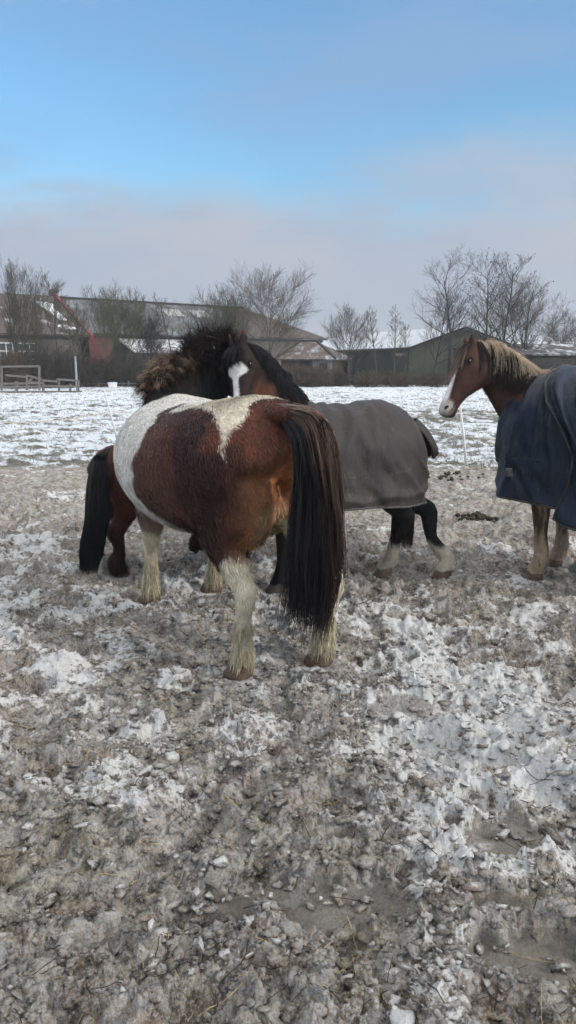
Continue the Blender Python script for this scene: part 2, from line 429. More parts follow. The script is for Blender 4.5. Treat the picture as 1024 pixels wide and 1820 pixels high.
ICO_V = None
def ico(sub):
    import bmesh
    bm = bmesh.new(); bmesh.ops.create_icosphere(bm, subdivisions=sub, radius=1)
    V = np.array([v.co[:] for v in bm.verts]); Fc = np.array([[v.index for v in f.verts] for f in bm.faces]); bm.free()
    return V, Fc
def frustum_pts(n, rmin, rmax, amax=.45, power=1.0):
    """random points over the yard, density falling with distance like the picture's"""
    u = RNG.random(n); r = rmin*(rmax/rmin)**(u**power); a = RNG.uniform(-amax, amax, n)
    return r*np.sin(a), r*np.cos(a), r
def clear_of_hooves(x, y, rad=.1):
    k = np.ones(len(x), bool)
    for sx_, sy_, sr in STAND: k &= np.hypot(x-sx_, y-sy_) > rad
    return k
def build_clods(n, sub, rmin, rmax, smin, smax, name, seed, flat=.46, label=None, snowbias=0):
    V0, F0 = ico(sub)
    x, y, r = frustum_pts(n, rmin, rmax)
    # clustered
    keep = fbm2(x*2.3, y*2.3, 3, seed) > RNG.uniform(.3, .62, n)
    keep &= clear_of_hooves(x, y) & (ice_mask(x, y) < .3)
    x, y, r = x[keep], y[keep], r[keep]; n = len(x)
    s = smin*(smax/smin)**(RNG.random(n)**2.2)
    A = RNG.uniform(0, 2*math.pi, n); nv = len(V0)
    V = np.repeat(V0[None], n, 0)
    # angular lumps: cut by a handful of random planes, then roughened
    PN = RNG.normal(0, 1, (n, 11, 3)); PN /= np.linalg.norm(PN, axis=2, keepdims=True); PD = RNG.uniform(.5, 1.0, (n, 11))
    dots = np.einsum('vk,npk->nvp', V0, PN); rr_ = np.min(np.where(dots > .05, PD[:, None]/np.maximum(dots, .05), 9), 2); rr_ = np.minimum(rr_, 1.35)
    off = RNG.uniform(0, 90, (n, 1, 3)); Q = (V*2.6+off).reshape(-1, 3)
    d = rr_[..., None]*(.95 + .12*vn3(Q[:, 0], Q[:, 1], Q[:, 2], 3).reshape(n, nv, 1))
    V = V*d*np.stack([RNG.uniform(.7, 1.35, n), RNG.uniform(.6, 1.1, n), RNG.uniform(flat*.5, flat*1.3, n)], 1)[:, None]
    # tilt + spin
    tl = RNG.normal(0, .35, n); c, sn = np.cos(tl)[:, None], np.sin(tl)[:, None]
    V = np.stack([V[..., 0], V[..., 1]*c-V[..., 2]*sn, V[..., 1]*sn+V[..., 2]*c], -1)
    c, sn = np.cos(A)[:, None], np.sin(A)[:, None]
    V = np.stack([V[..., 0]*c-V[..., 1]*sn, V[..., 0]*sn+V[..., 1]*c, V[..., 2]], -1)*s[:, None, None]
    h = ground_h(x, y)
    V += np.stack([x, y, h + s*.18], 1)[:, None]
    sm = np.repeat((snow_amt(x, y, h) + RNG.normal(-.13+snowbias, .15, n))[:, None], nv, 1).ravel()
    Fc = (F0[None] + (np.arange(n)*nv)[:, None, None]).reshape(-1, 3)
    o = mesh_np(name, V.reshape(-1, 3), [Fc], M_GROUND, smooth=False, attrs=dict(snow=sm, ice=np.zeros(len(sm)), past=np.zeros(len(sm))))
    return tag(o, label, 'mud', kind='stuff')
def build_plates(n):
    """thin broken plates of ice and frozen crust"""
    x, y, r = frustum_pts(n, 1.55, 7.5)
    k = clear_of_hooves(x, y) & (fbm2(x*1.7, y*1.7, 3, 41) > RNG.uniform(.25, .6, n)); x, y = x[k], y[k]; n = len(x)
    h = ground_h(x, y); K_ = 7
    th = np.sort(RNG.uniform(0, 2*math.pi, (n, K_)), 1)
    s = .010*(4.2)**(RNG.random(n)**2.0)
    rad = s[:, None]*RNG.uniform(.55, 1.15, (n, K_))
    P = np.stack([rad*np.cos(th), rad*np.sin(th)*.7, np.zeros_like(th)], -1)
    t = s*.09 + .002
    P = np.concatenate([P + [0, 0, 1]*t[:, None, None], P - [0, 0, 1]*t[:, None, None]], 1)
    tx = RNG.normal(0, .38, n); a = RNG.uniform(0, 6.28, n)
    c, sn = np.cos(tx)[:, None], np.sin(tx)[:, None]; P = np.stack([P[..., 0], P[..., 1]*c-P[..., 2]*sn, P[..., 1]*sn+P[..., 2]*c], -1)
    c, sn = np.cos(a)[:, None], np.sin(a)[:, None]; P = np.stack([P[..., 0]*c-P[..., 1]*sn, P[..., 0]*sn+P[..., 1]*c, P[..., 2]], -1)
    P += np.stack([x, y, h+.006+s*.12], 1)[:, None]
    base = np.arange(n)*2*K_
    i = np.arange(K_); j = (i+1) % K_
    side = np.stack([i, i+K_, j+K_, j], 1)[None] + base[:, None, None]
    me_top = (np.arange(K_)[None] + base[:, None]); me_bot = (np.arange(2*K_-1, K_-1, -1)[None] + base[:, None])
    sm = RNG.choice([.1, .40, .56, .72], n, p=[.3, .3, .25, .15])
    sm = np.repeat(sm[:, None], 2*K_, 1).ravel()
    o = mesh_np('ice_plates', P.reshape(-1, 3), [side.reshape(-1, 4), me_top, me_bot], M_GROUND, smooth=False, attrs=dict(snow=sm, ice=np.zeros(len(sm)), past=np.zeros(len(sm))))
    return tag(o, 'broken plates of dirty ice and frozen crust strewn over the mud', 'ice', kind='stuff')
def build_straw(n):
    x, y, r = frustum_pts(n, 1.5, 7); k = clear_of_hooves(x, y); x, y = x[k], y[k]; n = len(x)
    L_ = RNG.uniform(.02, .13, n); a = RNG.uniform(0, 6.28, n); K_ = 5
    t = np.linspace(-.5, .5, K_)[None]; bend = RNG.normal(0, .25, n)[:, None]*(t**2)
    X = x[:, None] + L_[:, None]*(t*np.cos(a)[:, None] - bend*np.sin(a)[:, None]); Y = y[:, None] + L_[:, None]*(t*np.sin(a)[:, None] + bend*np.cos(a)[:, None])
    Z = ground_h(X.ravel(), Y.ravel()).reshape(X.shape); Z = Z.mean(1, keepdims=True)*.3 + Z*.7 + .009 + np.abs(RNG.normal(0, .01, n))[:, None]*(t+.5)
    P = np.stack([X, Y, Z], -1); rad = np.repeat(RNG.uniform(.0006, .0017, n)[:, None], K_, 1)
    V, q = strands(P, rad, 4)
    tone = RNG.random(n)[:, None]; c = np.where(tone < .5, np.array([[.035, .026, .02]]), np.array([[.34, .27, .15]]))*RNG.uniform(.7, 1.2, (n, 1))
    o = mesh_np('straw_and_twigs', V, [q], M_TINT, cols=np.repeat(c, K_*4, 0))
    return tag(o, 'loose straw stalks and dark twigs lying on the frozen mud', 'straw', kind='stuff')
def tint_material(name, rough=.8, noise=.25, scale=40, spec=.3, bump=0):
    m = NT(name); c = m.attr('tint', 'Color'); f = m.noise(scale, 4, .6, m.coord('Object'))
    g = m.ramp(f, [(.3, 1-noise), (.7, 1+noise)])
    m.set(Base_Color=m.mix(1.0, c, g, 'MULTIPLY'), Roughness=rough); m.b.inputs['Specular IOR Level'].default_value = spec
    if bump: m.set(Normal=m.bump(f, bump, .01))
    return m.m
M_TINT = tint_material('tinted_bits')
def build_tufts(n):
    """dead grass blades poking through the pasture snow"""
    u = RNG.random(n); y = 9.8*(42/9.8)**u; x = RNG.uniform(-.55, .55, n)*y
    k = (fbm2(x*2.1, y*2.1, 4, 24) < .52) & (masks(x, y)[1] > .4); x, y = x[k], y[k]; n = len(x)
    h = ground_h(x, y); K_ = 4; t = np.linspace(0, 1, K_)[None]
    L_ = RNG.uniform(.03, .10, n)[:, None]*(1+y[:, None]/60); a = RNG.uniform(0, 6.28, n)[:, None]; ln = RNG.uniform(.2, 1.0, n)[:, None]
    P = np.stack([x[:, None]+L_*ln*np.cos(a)*t**1.5, y[:, None]+L_*ln*np.sin(a)*t**1.5, h[:, None]+L_*(t-.35*t**2)*1-.005], -1)
    rad = (.0030*(1-t*.85))*(1+y[:, None]/14)
    V, q = strands(P, rad, 3)
    c = np.array([[.09, .085, .045]])*RNG.uniform(.6, 1.7, (n, 1)); c[:, 0] *= RNG.uniform(.9, 1.35, n)
    o = mesh_np('grass_blades', V, [q], M_TINT, cols=np.repeat(c, K_*3, 0))
    return tag(o, 'dead grass blades poking through the snowy pasture', 'grass', kind='stuff')
# ================================================================ HORSES
def crom(P, t):
    """Catmull-Rom through rows of P at parameters t in [0, len-1]"""
    P = np.asarray(P, float); n = len(P); t = np.clip(np.asarray(t, float), 0, n-1-1e-9); i = np.floor(t).astype(int); f = (t-i)[:, None]
    g = lambda k: P[np.clip(k, 0, n-1)]
    a, b, c, d = g(i-1), g(i), g(i+1), g(i+2)
    a = np.where((i == 0)[:, None], 2*b-c, a); d = np.where((i == n-2)[:, None], 2*c-b, d)
    return .5*((2*b) + (-a+c)*f + (2*a-5*b+4*c-d)*f*f + (-a+3*b-3*c+d)*f**3)
def loft(ctrl, sub=5, n=20):
    """ctrl rows: pos(3), r_side, r_up, r_down, dorsal(3) -> verts, faces"""
    C_ = np.array([list(p)+[a, b, c]+list(d) for p, a, b, c, d in ctrl], float)
    m = (len(C_)-1)*sub+1; S = crom(C_, np.linspace(0, len(C_)-1, m))
    P = S[:, :3]; T = np.gradient(P, axis=0); T /= np.linalg.norm(T, axis=1, keepdims=True)
    D = S[:, 6:9]; D = D - T*np.sum(D*T, 1, keepdims=True); D /= np.linalg.norm(D, axis=1, keepdims=True); L = np.cross(D, T)
    an = np.linspace(0, 2*math.pi, n, endpoint=False); ca, sa = np.cos(an), np.sin(an)
    rv = np.where(sa[None] > 0, np.maximum(S[:, 4:5], .004), np.maximum(S[:, 5:6], .004))
    V = P[:, None] + L[:, None]*(np.maximum(S[:, 3], .004)[:, None]*ca)[..., None] + D[:, None]*(rv*sa)[..., None]
    V = V.reshape(-1, 3); idx = np.arange(m*n).reshape(m, n)
    F = [tuple(f) for f in np.stack([idx[:-1], np.roll(idx[:-1], -1, 1), np.roll(idx[1:], -1, 1), idx[1:]], -1).reshape(-1, 4)]
    F.append(tuple(idx[0][::-1])); F.append(tuple(idx[-1]))
    return V, F
def ellipsoid(c, r, ax=None):
    V, F = ico(2); V = V*np.array(r)
    if ax is not None: V = V @ np.array(ax)
    return V+np.array(c), [tuple(f) for f in F]
def fuse(parts, voxel, smooth):
    vs, fs = [], []
    for V, F in parts:
        b = len(vs); vs += [tuple(v) for v in V]; fs += [tuple(int(i)+b for i in f) for f in F]
    me = bpy.data.meshes.new('tmp'); me.from_pydata(vs, [], fs); me.update()
    import bmesh
    bm = bmesh.new(); bm.from_mesh(me); bmesh.ops.recalc_face_normals(bm, faces=bm.faces); bm.to_mesh(me); bm.free()
    o = bpy.data.objects.new('tmp', me); COL.objects.link(o)
    m = o.modifiers.new('r', 'REMESH'); m.mode = 'VOXEL'; m.voxel_size = voxel
    m = o.modifiers.new('s', 'SMOOTH'); m.factor = .5; m.iterations = smooth
    dg = bpy.context.evaluated_depsgraph_get(); e = o.evaluated_get(dg); em = e.to_mesh()
    V = np.empty(len(em.vertices)*3); em.vertices.foreach_get('co', V); V = V.reshape(-1, 3)
    N = np.empty(len(em.vertices)*3); em.vertices.foreach_get('normal', N); N = N.reshape(-1, 3)
    Q = np.empty(len(em.loops), np.int32); em.loops.foreach_get('vertex_index', Q); Q = Q.reshape(-1, 4)
    e.to_mesh_clear(); bpy.data.objects.remove(o); bpy.data.meshes.remove(me)
    return V, N, Q
def fur_mesh(name, V, N, Q, n, len_fn, col_fn, flow_fn, parent, width=.0016, lift=.45, seed=1, clump=.5, keep_fn=None, mat=None):
    g = np.random.default_rng(seed)
    A = V[Q]; area = .5*np.linalg.norm(np.cross(A[:, 2]-A[:, 0], A[:, 3]-A[:, 1]), axis=1)
    w = area*1.0
    cen = A.mean(1)
    if keep_fn is not None: w = w*keep_fn(cen)
    i = g.choice(len(Q), n, p=w/w.sum()); u, v = g.random(n)[:, None], g.random(n)[:, None]
    mixv = lambda X: (X[:, 0]*(1-u)+X[:, 1]*u)*(1-v) + (X[:, 3]*(1-u)+X[:, 2]*u)*v
    P = mixv(A[i]); Nn = mixv(N[Q[i]]); Nn /= np.linalg.norm(Nn, axis=1, keepdims=True)
    fl = flow_fn(P, Nn)
    j1 = np.stack([fbm3(P, 14, 2, s_)-.5 for s_ in (5, 6, 7)], 1)*2.4*clump
    fl = fl + j1 + g.normal(0, .16, (n, 3)); fl = fl - Nn*np.sum(fl*Nn, 1, keepdims=True); fl /= np.linalg.norm(fl, axis=1, keepdims=True)+1e-9
    L = (len_fn(P)*g.uniform(.6, 1.25, n))[:, None]
    d = fl + Nn*lift*g.uniform(.4, 1.5, (n, 1)); d /= np.linalg.norm(d, axis=1, keepdims=True)
    S = np.cross(Nn, fl); S /= np.linalg.norm(S, axis=1, keepdims=True)+1e-9
    S = S + Nn*g.normal(0, .25, (n, 1))
    W = width*g.uniform(.7, 1.3, (n, 1))*np.clip(L/.02, .8, 1.8)
    p0 = P - Nn*.002; p1 = P + d*L*.55; p2 = P + d*L*.8 + fl*L*.25 - Nn*L*.08 + np.array([0, 0, -1])*L*.10
    VV = np.stack([p0-S*W*.5, p0+S*W*.5, p1+S*W*.42, p1-S*W*.42, p2], 1).reshape(-1, 3)
    b = (np.arange(n)*5)[:, None]
    q = b+np.array([[0, 1, 2, 3]]); t = b+np.array([[3, 2, 4]])
    c = col_fn(P + g.normal(0, .007, P.shape), Nn)*np.exp(g.normal(0, .20, (n, 1)))*(1+.55*(fbm3(P, 30, 2, 9)-.5))[:, None]
    return mesh_np(name, VV, [q, t], mat or M_HAIR, parent, cols=np.repeat(np.clip(c, 0, 1), 5, 0))
def hair_locks(name, P, rad, cols, parent, mat=None):
    """P (N,K,3), rad (N,) root radius"""
    N_, K_, _ = P.shape; t = np.linspace(0, 1, K_)[None]
    Rr = rad[:, None]*(1-.75*t**1.5)
    V, q = strands(P, Rr, 3)
    if cols.ndim == 2: cols = np.repeat(cols[:, None], K_, 1)
    return mesh_np(name, V, [q], mat or M_HAIR, parent, cols=np.clip(np.repeat(cols.reshape(-1, 3), 3, 0), 0, 1))
def hair_material():
    m = NT('horse_hair'); c = m.attr('tint', 'Color')
    m.set(Base_Color=c, Roughness=.5); m.b.inputs['Specular IOR Level'].default_value = .28
    m.b.inputs['Sheen Weight'].default_value = .02; m.b.inputs['Sheen Roughness'].default_value = .5
    return m.m
M_HAIR = hair_material()
M_COAT = tint_material('horse_coat', .75, .22, 30, .2, .3)
M_EYE = NT('eye'); M_EYE.set(Base_Color=(.010, .007, .006), Roughness=.16); M_EYE.b.inputs['Specular IOR Level'].default_value = .8; M_EYE = M_EYE.m
M_LID = simple('eye_lid', (.012, .009, .008), (.02, .014, .012), 20, .75, .2)
M_NOSE = simple('nostril', (.012, .009, .008), (.02, .015, .013), 20, .8, .2)
M_HOOF = simple('hoof_horn', (.065, .042, .030), (.17, .115, .080), 14, .6, .35, .4, 60, (1, 1, 5))
M_HOOFD = simple('hoof_dark', (.035, .03, .026), (.10, .085, .07), 14, .65, .3, .4, 60, (1, 1, 5))

class Horse:
    def __init__(s, label, O, ang, H, lf=1.0, wf=1.0, group=None):
        s.H, s.lf, s.wf = H, lf, wf; s.O = np.array([O[0], O[1], 0.0]); a = R(ang)
        s.f = np.array([math.cos(a), math.sin(a), 0]); s.l = np.array([-math.sin(a), math.cos(a), 0])
        s.root = empty('horse', (O[0], O[1], 0), a); tag(s.root, label, 'horse', group)
        s.parts = []
    def w2l(s, p):
        p = np.array(p, float) - s.O; return np.stack([p @ s.f, p @ s.l, p[..., 2]], -1)
    def px(s, x, y, Y): return s.w2l(at(x, y, Y)[:])
    def trunk(s, bend=0.0, rings=None):
        H, lf, wf = s.H, s.lf, s.wf
        T = rings or [(-.535, .74, .05, .09, .05), (-.515, .76, .14, .16, .13), (-.46, .775, .195, .205, .20), (-.36, .785, .225, .215, .255), (-.22, .775, .215, .235, .30),
             (-.05, .745, .215, .24, .325), (.10, .725, .225, .25, .305), (.22, .735, .245, .26, .295), (.32, .75, .25, .255, .28), (.42, .745, .20, .205, .24), (.50, .72, .12, .13, .15), (.53, .71, .06, .06, .06)]
        s.T = T
        s.parts.append(loft([((x*lf*H, bend*H*math.cos(max(-1, min(1, x*1.8))*math.pi/2), z*H), w*H*wf, u*H, d*H, (0, 0, 1)) for x, z, u, w, d in T], 5, 28))
    def leg(s, kind, side, hoof, thick=1.0, bulk=1.0, topy=.15, hock_dx=None, knee_dx=0.0, hipx=0.0):
        H, lf = s.H, s.lf; hx, hy = hoof[0]/H, hoof[1]/H; sd = side
        wy = topy*s.wf
        Y = lambda z: hy + (sd*wy - hy)*min(1, max(0, (z-.05)/.58))
        if kind == 'front':
            ex = .29*lf; X = lambda z: hx - .025 + (ex - hx + .025)*min(1, max(0, (z-.08)/.5))
            r = [(ex+.02, sd*wy*.85, .82, .06, .08, .10), (ex, sd*wy*.95, .68, .085*bulk, .10, .11), (ex, Y(.57), .57, .078*bulk, .085, .085), (X(.46), Y(.46), .46, .058*bulk, .062, .060),
                 (X(.31)+knee_dx, Y(.31), .31, .043*thick, .046*thick, .042*thick), (X(.20)+knee_dx*.4, Y(.2), .20, .034*thick, .034*thick, .040*thick), (X(.105), Y(.105), .105, .043*thick, .042*thick, .052*thick),
                 (hx-.008, hy, .055, .044*thick, .044*thick, .050*thick), (hx, hy, .028, .046*thick, .05*thick, .045*thick)]
        else:
            hip = -.36*lf+hipx; hk = hx-.055 if hock_dx is None else hx+hock_dx
            r = [(hip, sd*wy*.75, .86, .085*bulk, .13, .12), (hip+.015, sd*wy*.95, .72, .115*bulk, .165, .15), (hip+.03+(hk-hip)*.12, Y(.60), .60, .098*bulk, .135, .125), (hip+.02+(hk-hip)*.5, Y(.48), .475, .062*bulk, .078, .078),
                 (hk+.008, Y(.385), .385, .050*thick, .055*thick, .060*thick), (hk, Y(.345), .345, .045*thick, .048*thick, .062*thick), (hk+.012+(hx-hk)*.3, Y(.22), .22, .034*thick, .035*thick, .040*thick), (hx-.03, Y(.11), .11, .044*thick, .042*thick, .052*thick),
                 (hx-.01, hy, .055, .045*thick, .046*thick, .05*thick), (hx, hy, .028, .047*thick, .05*thick, .045*thick)]
        s.parts.append(loft([((x*H, y*H, z*H), w*H, f_*H, b_*H, (1, 0, 0)) for x, y, z, w, f_, b_ in r], 4, 16))
    def hoof(s, hoof, thick=1.0, mat=None, rot=0.0):
        H = s.H; n = 20; V = []; F = []
        lev = [(-.012, .050, .060, .0), (.004, .054, .062, .0), (.035, .047, .05, -.012), (.052, .042, .043, -.018)]
        for z, rw, rl, dx in lev:
            for k in range(n):
                a = 2*math.pi*k/n; rr = rl*(1.0 if math.cos(a) > 0 else .72)
                x, y = dx + rr*math.cos(a)*thick, rw*math.sin(a)*thick
                V.append((hoof[0]+H*(x*math.cos(rot)-y*math.sin(rot)), hoof[1]+H*(x*math.sin(rot)+y*math.cos(rot)), z*H))
        for i in range(3):
            for k in range(n): F.append((i*n+k, i*n+(k+1) % n, (i+1)*n+(k+1) % n, (i+1)*n+k))
        F.append(tuple(range(n))[::-1]); F.append(tuple(3*n+k for k in range(n)))
        me = bpy.data.meshes.new('hoof'); me.from_pydata(V, [], F); me.update(); me.polygons.foreach_set('use_smooth', np.ones(len(F), bool)); me.materials.append(mat or M_HOOF)
        o = bpy.data.objects.new('hoof', me); b = o.modifiers.new('b', 'BEVEL'); b.width = .004; b.segments = 2; b.limit_method = 'ANGLE'
        link(o, s.root)
    def neck(s, pts, radii, dorsal):
        """pts local metres, radii rows (side, up, down) in metres"""
        s.neck_pts = np.array(pts, float); s.neck_r = radii; s.neck_d = dorsal
        s.parts.append(loft([(p, r[0], r[1], r[2], d) for p, r, d in zip(pts, radii, dorsal)], 6, 22))
    def head(s, P, M, D, fat=1.0, ears=(1, 1), ear_dir=None, ear_len=.24):
        P, M, D = [np.array(v, float) for v in (P, M, D)]
        ax = M-P; L = np.linalg.norm(ax); ax /= L; D = D-ax*(D@ax); D /= np.linalg.norm(D); S = np.cross(D, ax)   # S: lateral axis
        s.hf = (P, ax, D, S, L)
        rows = [(-.08, .06, .07, .06), (-.03, .12, .15, .105), (.07, .15, .24, .145), (.20, .165, .30, .175), (.33, .150, .30, .168), (.47, .125, .235, .135), (.62, .105, .165, .108), (.76, .095, .135, .10), (.87, .092, .125, .102), (.95, .078, .115, .094), (1.0, .05, .085, .07), (1.02, .02, .05, .04)]
        s.parts.append(loft([(P+ax*t*L, w*L*fat, u*L, d*L*fat, D) for t, u, d, w in rows], 4, 22))
        M3 = np.stack([ax, D, S])
        for sd in (1, -1):
            s.parts.append(ellipsoid(P+ax*L*.27-D*L*.13+S*sd*L*.085*fat, (.15*L, .14*L, .085*L), M3))     # cheek
            s.parts.append(ellipsoid(P+ax*L*.235+D*L*.075+S*sd*L*.125*fat, (.075*L, .05*L, .045*L), M3))  # brow over the eye
            s.parts.append(ellipsoid(P+ax*L*.90+D*L*.015+S*sd*L*.068, (.06*L, .055*L, .042*L), M3))       # nostril wing
        s.parts.append(ellipsoid(P+ax*L*.93-D*L*.115, (.07*L, .05*L, .055*L), M3))                         # chin
        for sd, on in zip((1, -1), ears):
            if not on: continue
            e = ear_dir[0 if sd == 1 else 1] if ear_dir is not None else (-ax*.9+D*.35+S*sd*.25)
            e = np.array(e, float); e /= np.linalg.norm(e); b = P+ax*L*.0+D*L*.10+S*sd*L*.085
            fr = D*.4+S*sd*.9
            k = ear_len*L
            s.parts.append(loft([(b-e*k*.2, .060*L, .05*L, .05*L, fr), (b+e*k*.2, .062*L, .035*L, .035*L, fr), (b+e*k*.5, .055*L, .03*L, .03*L, fr), (b+e*k*.8, .034*L, .024*L, .024*L, fr), (b+e*k*1.02, .012*L, .014*L, .014*L, fr)], 4, 12))
    def hl(s, t, d, l):
        P, ax, D, S, L = s.hf; return P+ax*t*L+D*d*L+S*l*L
    def head_coords(s, p):
        P, ax, D, S, L = s.hf; q = (p-P)/L; return q@ax, q@D, q@S
    def build(s, coat, voxel=.010, smooth=5):
        s.V, s.N, s.Q = fuse(s.parts, voxel, smooth); s.coat = coat
        # small muscle and hair-coat unevenness
        s.V = s.V + s.N*((fbm3(s.V, 9, 3, 3)-.5)*.012)[:, None]
        s.body = mesh_np('body', s.V, [s.Q], M_COAT, s.root, cols=coat(s.V, s.N))
        s.bvh = BVHTree.FromPolygons([tuple(v) for v in s.V], [tuple(int(k) for k in q) for q in s.Q])
    def fur(s, n, len_fn, seed=1, width=.0016, lift=.45, clump=.5, keep=None):
        def flow(P, Nn):
            f = np.tile(np.array([[-.75, 0, -.65]]), (len(P), 1))
            t, d, l = s.head_coords(P); inh = (t > -.1) & (t < 1.1) & (np.abs(l) < .3) & (np.abs(d) < .45)
            f[inh] = s.hf[1]
            low = P[:, 2] < .42*s.H; f[low & ~inh] = (-.15, 0, -1)
            return f
        return fur_mesh('fur', s.V, s.N, s.Q, n, len_fn, s.coat, flow, s.root, width, lift, seed, clump, keep)
    def eye(s, sd, t=.245, d=.055, lat=None, r=.036):
        P, ax, D, S, L = s.hf
        o = np.array(s.hl(t, d, 0)) + S*sd*L*.6
        hit = s.bvh.ray_cast(Vector(o), Vector(-S*sd)); c = np.array(hit[0]) if hit[0] is not None else s.hl(t, d, sd*.16)
        M3 = np.stack([ax, D, S])
        V, F = ellipsoid(c-S*sd*L*.012, (r*L*.95, r*L*.68, r*L*.75), M3)
        mesh_np('eye', V, [np.array(F)], M_EYE, s.root)
        mb = MB(); n = 16
        for k_, rr in ((1, 1.0),):
            pts = [c + S*sd*L*.004 + (ax*math.cos(a)*1.25*r + D*math.sin(a)*.95*r)*L for a in np.linspace(0, 2*math.pi, n+1)]
            mb.tube(pts, r*L*.27, 6)
        mb.build('eyelid', M_LID, s.root, True)
    def nostril(s, sd, t=.92, d=.02):
        P, ax, D, S, L = s.hf
        o = s.hl(t, d, 0)+S*sd*L*.6; hit = s.bvh.ray_cast(Vector(o), Vector(-S*sd)); c = np.array(hit[0]) if hit[0] is not None else s.hl(t, d, sd*.1)
        a1 = ax*.8+D*.5; a1 /= np.linalg.norm(a1); a2 = np.cross(S, a1)
        V, F = ellipsoid(c-S*sd*L*.004, (.042*L, .02*L, .012*L), np.stack([a1, a2, S]))
        mesh_np('nostril', V, [np.array(F)], M_NOSE, s.root)
    def grow(s, roots, dirs, length, K=9, grav=.5, curl=.15, freq=9, seed=3, stiff=None, push=.006):
        """strands grown from roots with gravity, kept outside the body"""
        g = np.random.default_rng(seed); n = len(roots); P = np.zeros((n, K, 3)); P[:, 0] = roots
        d = dirs/np.linalg.norm(dirs, axis=1, keepdims=True); step = (np.asarray(length)*np.ones(n))/(K-1)
        ph = g.uniform(0, 60, (n, 3))
        for k in range(1, K):
            nz = np.stack([fbm3(P[:, k-1]*1.0+ph*.012, freq, 2, 40+j)-.5 for j in range(3)], 1)*2*curl + g.normal(0, .05, (n, 3))*curl*3
            d = d + np.array([[0, 0, -grav]])*(.35+k/K) + nz; d /= np.linalg.norm(d, axis=1, keepdims=True)
            q = P[:, k-1] + d*step[:, None]
            if push:
                for i in range(n):
                    loc, nn, _, dist = s.bvh.find_nearest(Vector(q[i]), .08)
                    if loc is not None:
                        sdist = (Vector(q[i])-loc).dot(nn)
                        if sdist < push:
                            q[i] = q[i] + np.array(nn)*(push-sdist); dd = q[i]-P[i, k-1]; l_ = np.linalg.norm(dd)
                            if l_ > 1e-6: q[i] = P[i, k-1]+dd/l_*step[i]; d[i] = .5*d[i]+.5*dd/l_
            P[:, k] = q
        return P
    def scatter(s, G, m, spread, seed=5):
        """m strands round every guide"""
        g = np.random.default_rng(seed); n, K, _ = G.shape
        P = np.repeat(G, m, 0); t = np.linspace(.35, 1, K)[None, :, None]
        off = g.normal(0, spread, (n*m, 1, 3)); P = P + off*t + (g.normal(0, spread*.35, (n*m, 1, 3)))*t**2*1.5
        s_ = g.uniform(.7, 1.0, (n*m, 1, 1)); P = P[:, :1] + (P-P[:, :1])*s_
        return P

def cloth_material(name, c1, c2, dirt, spec=.35, rough=.62, dirtz=.0, ribs=True):
    m = NT(name); co_ = m.coord('Object')
    f = m.noise(5, 5, .6, co_); g = m.noise(220, 2, .5, co_)
    c = m.ramp(f, [(.3, c1), (.7, c2)])
    sp = m.n('ShaderNodeSeparateXYZ'); m.L(co_, sp.inputs[0])
    k = m.math('ADD', m.math('MULTIPLY', sp.outputs['Z'], -1.1), m.math('MULTIPLY', m.noise(3.2, 6, .68, co_), 1.9))
    kk = m.ramp(m.math('ADD', k, dirtz), [(.45, 0), (.95, 1)])
    c = m.mix(m.math('MULTIPLY', kk, .75), c, dirt)
    sc_ = m.noise(11, 6, .75, m.coord('Object', (1, 1, .35)))
    c = m.mix(m.ramp(sc_, [(.57, 0), (.70, .38)]), c, tuple(min(1, x*1.8+.03) for x in dirt))
    m.set(Base_Color=c, Roughness=m.ramp(f, [(.3, rough-.08), (.7, rough+.12)])); m.b.inputs['Specular IOR Level'].default_value = spec
    b = m.bump(g, .12, .002); b = m.bump(m.noise(14, 6, .68, m.coord('Object', (1.6, 1.6, .6))), .6, .02, b)
    m.set(Normal=b); return m.m

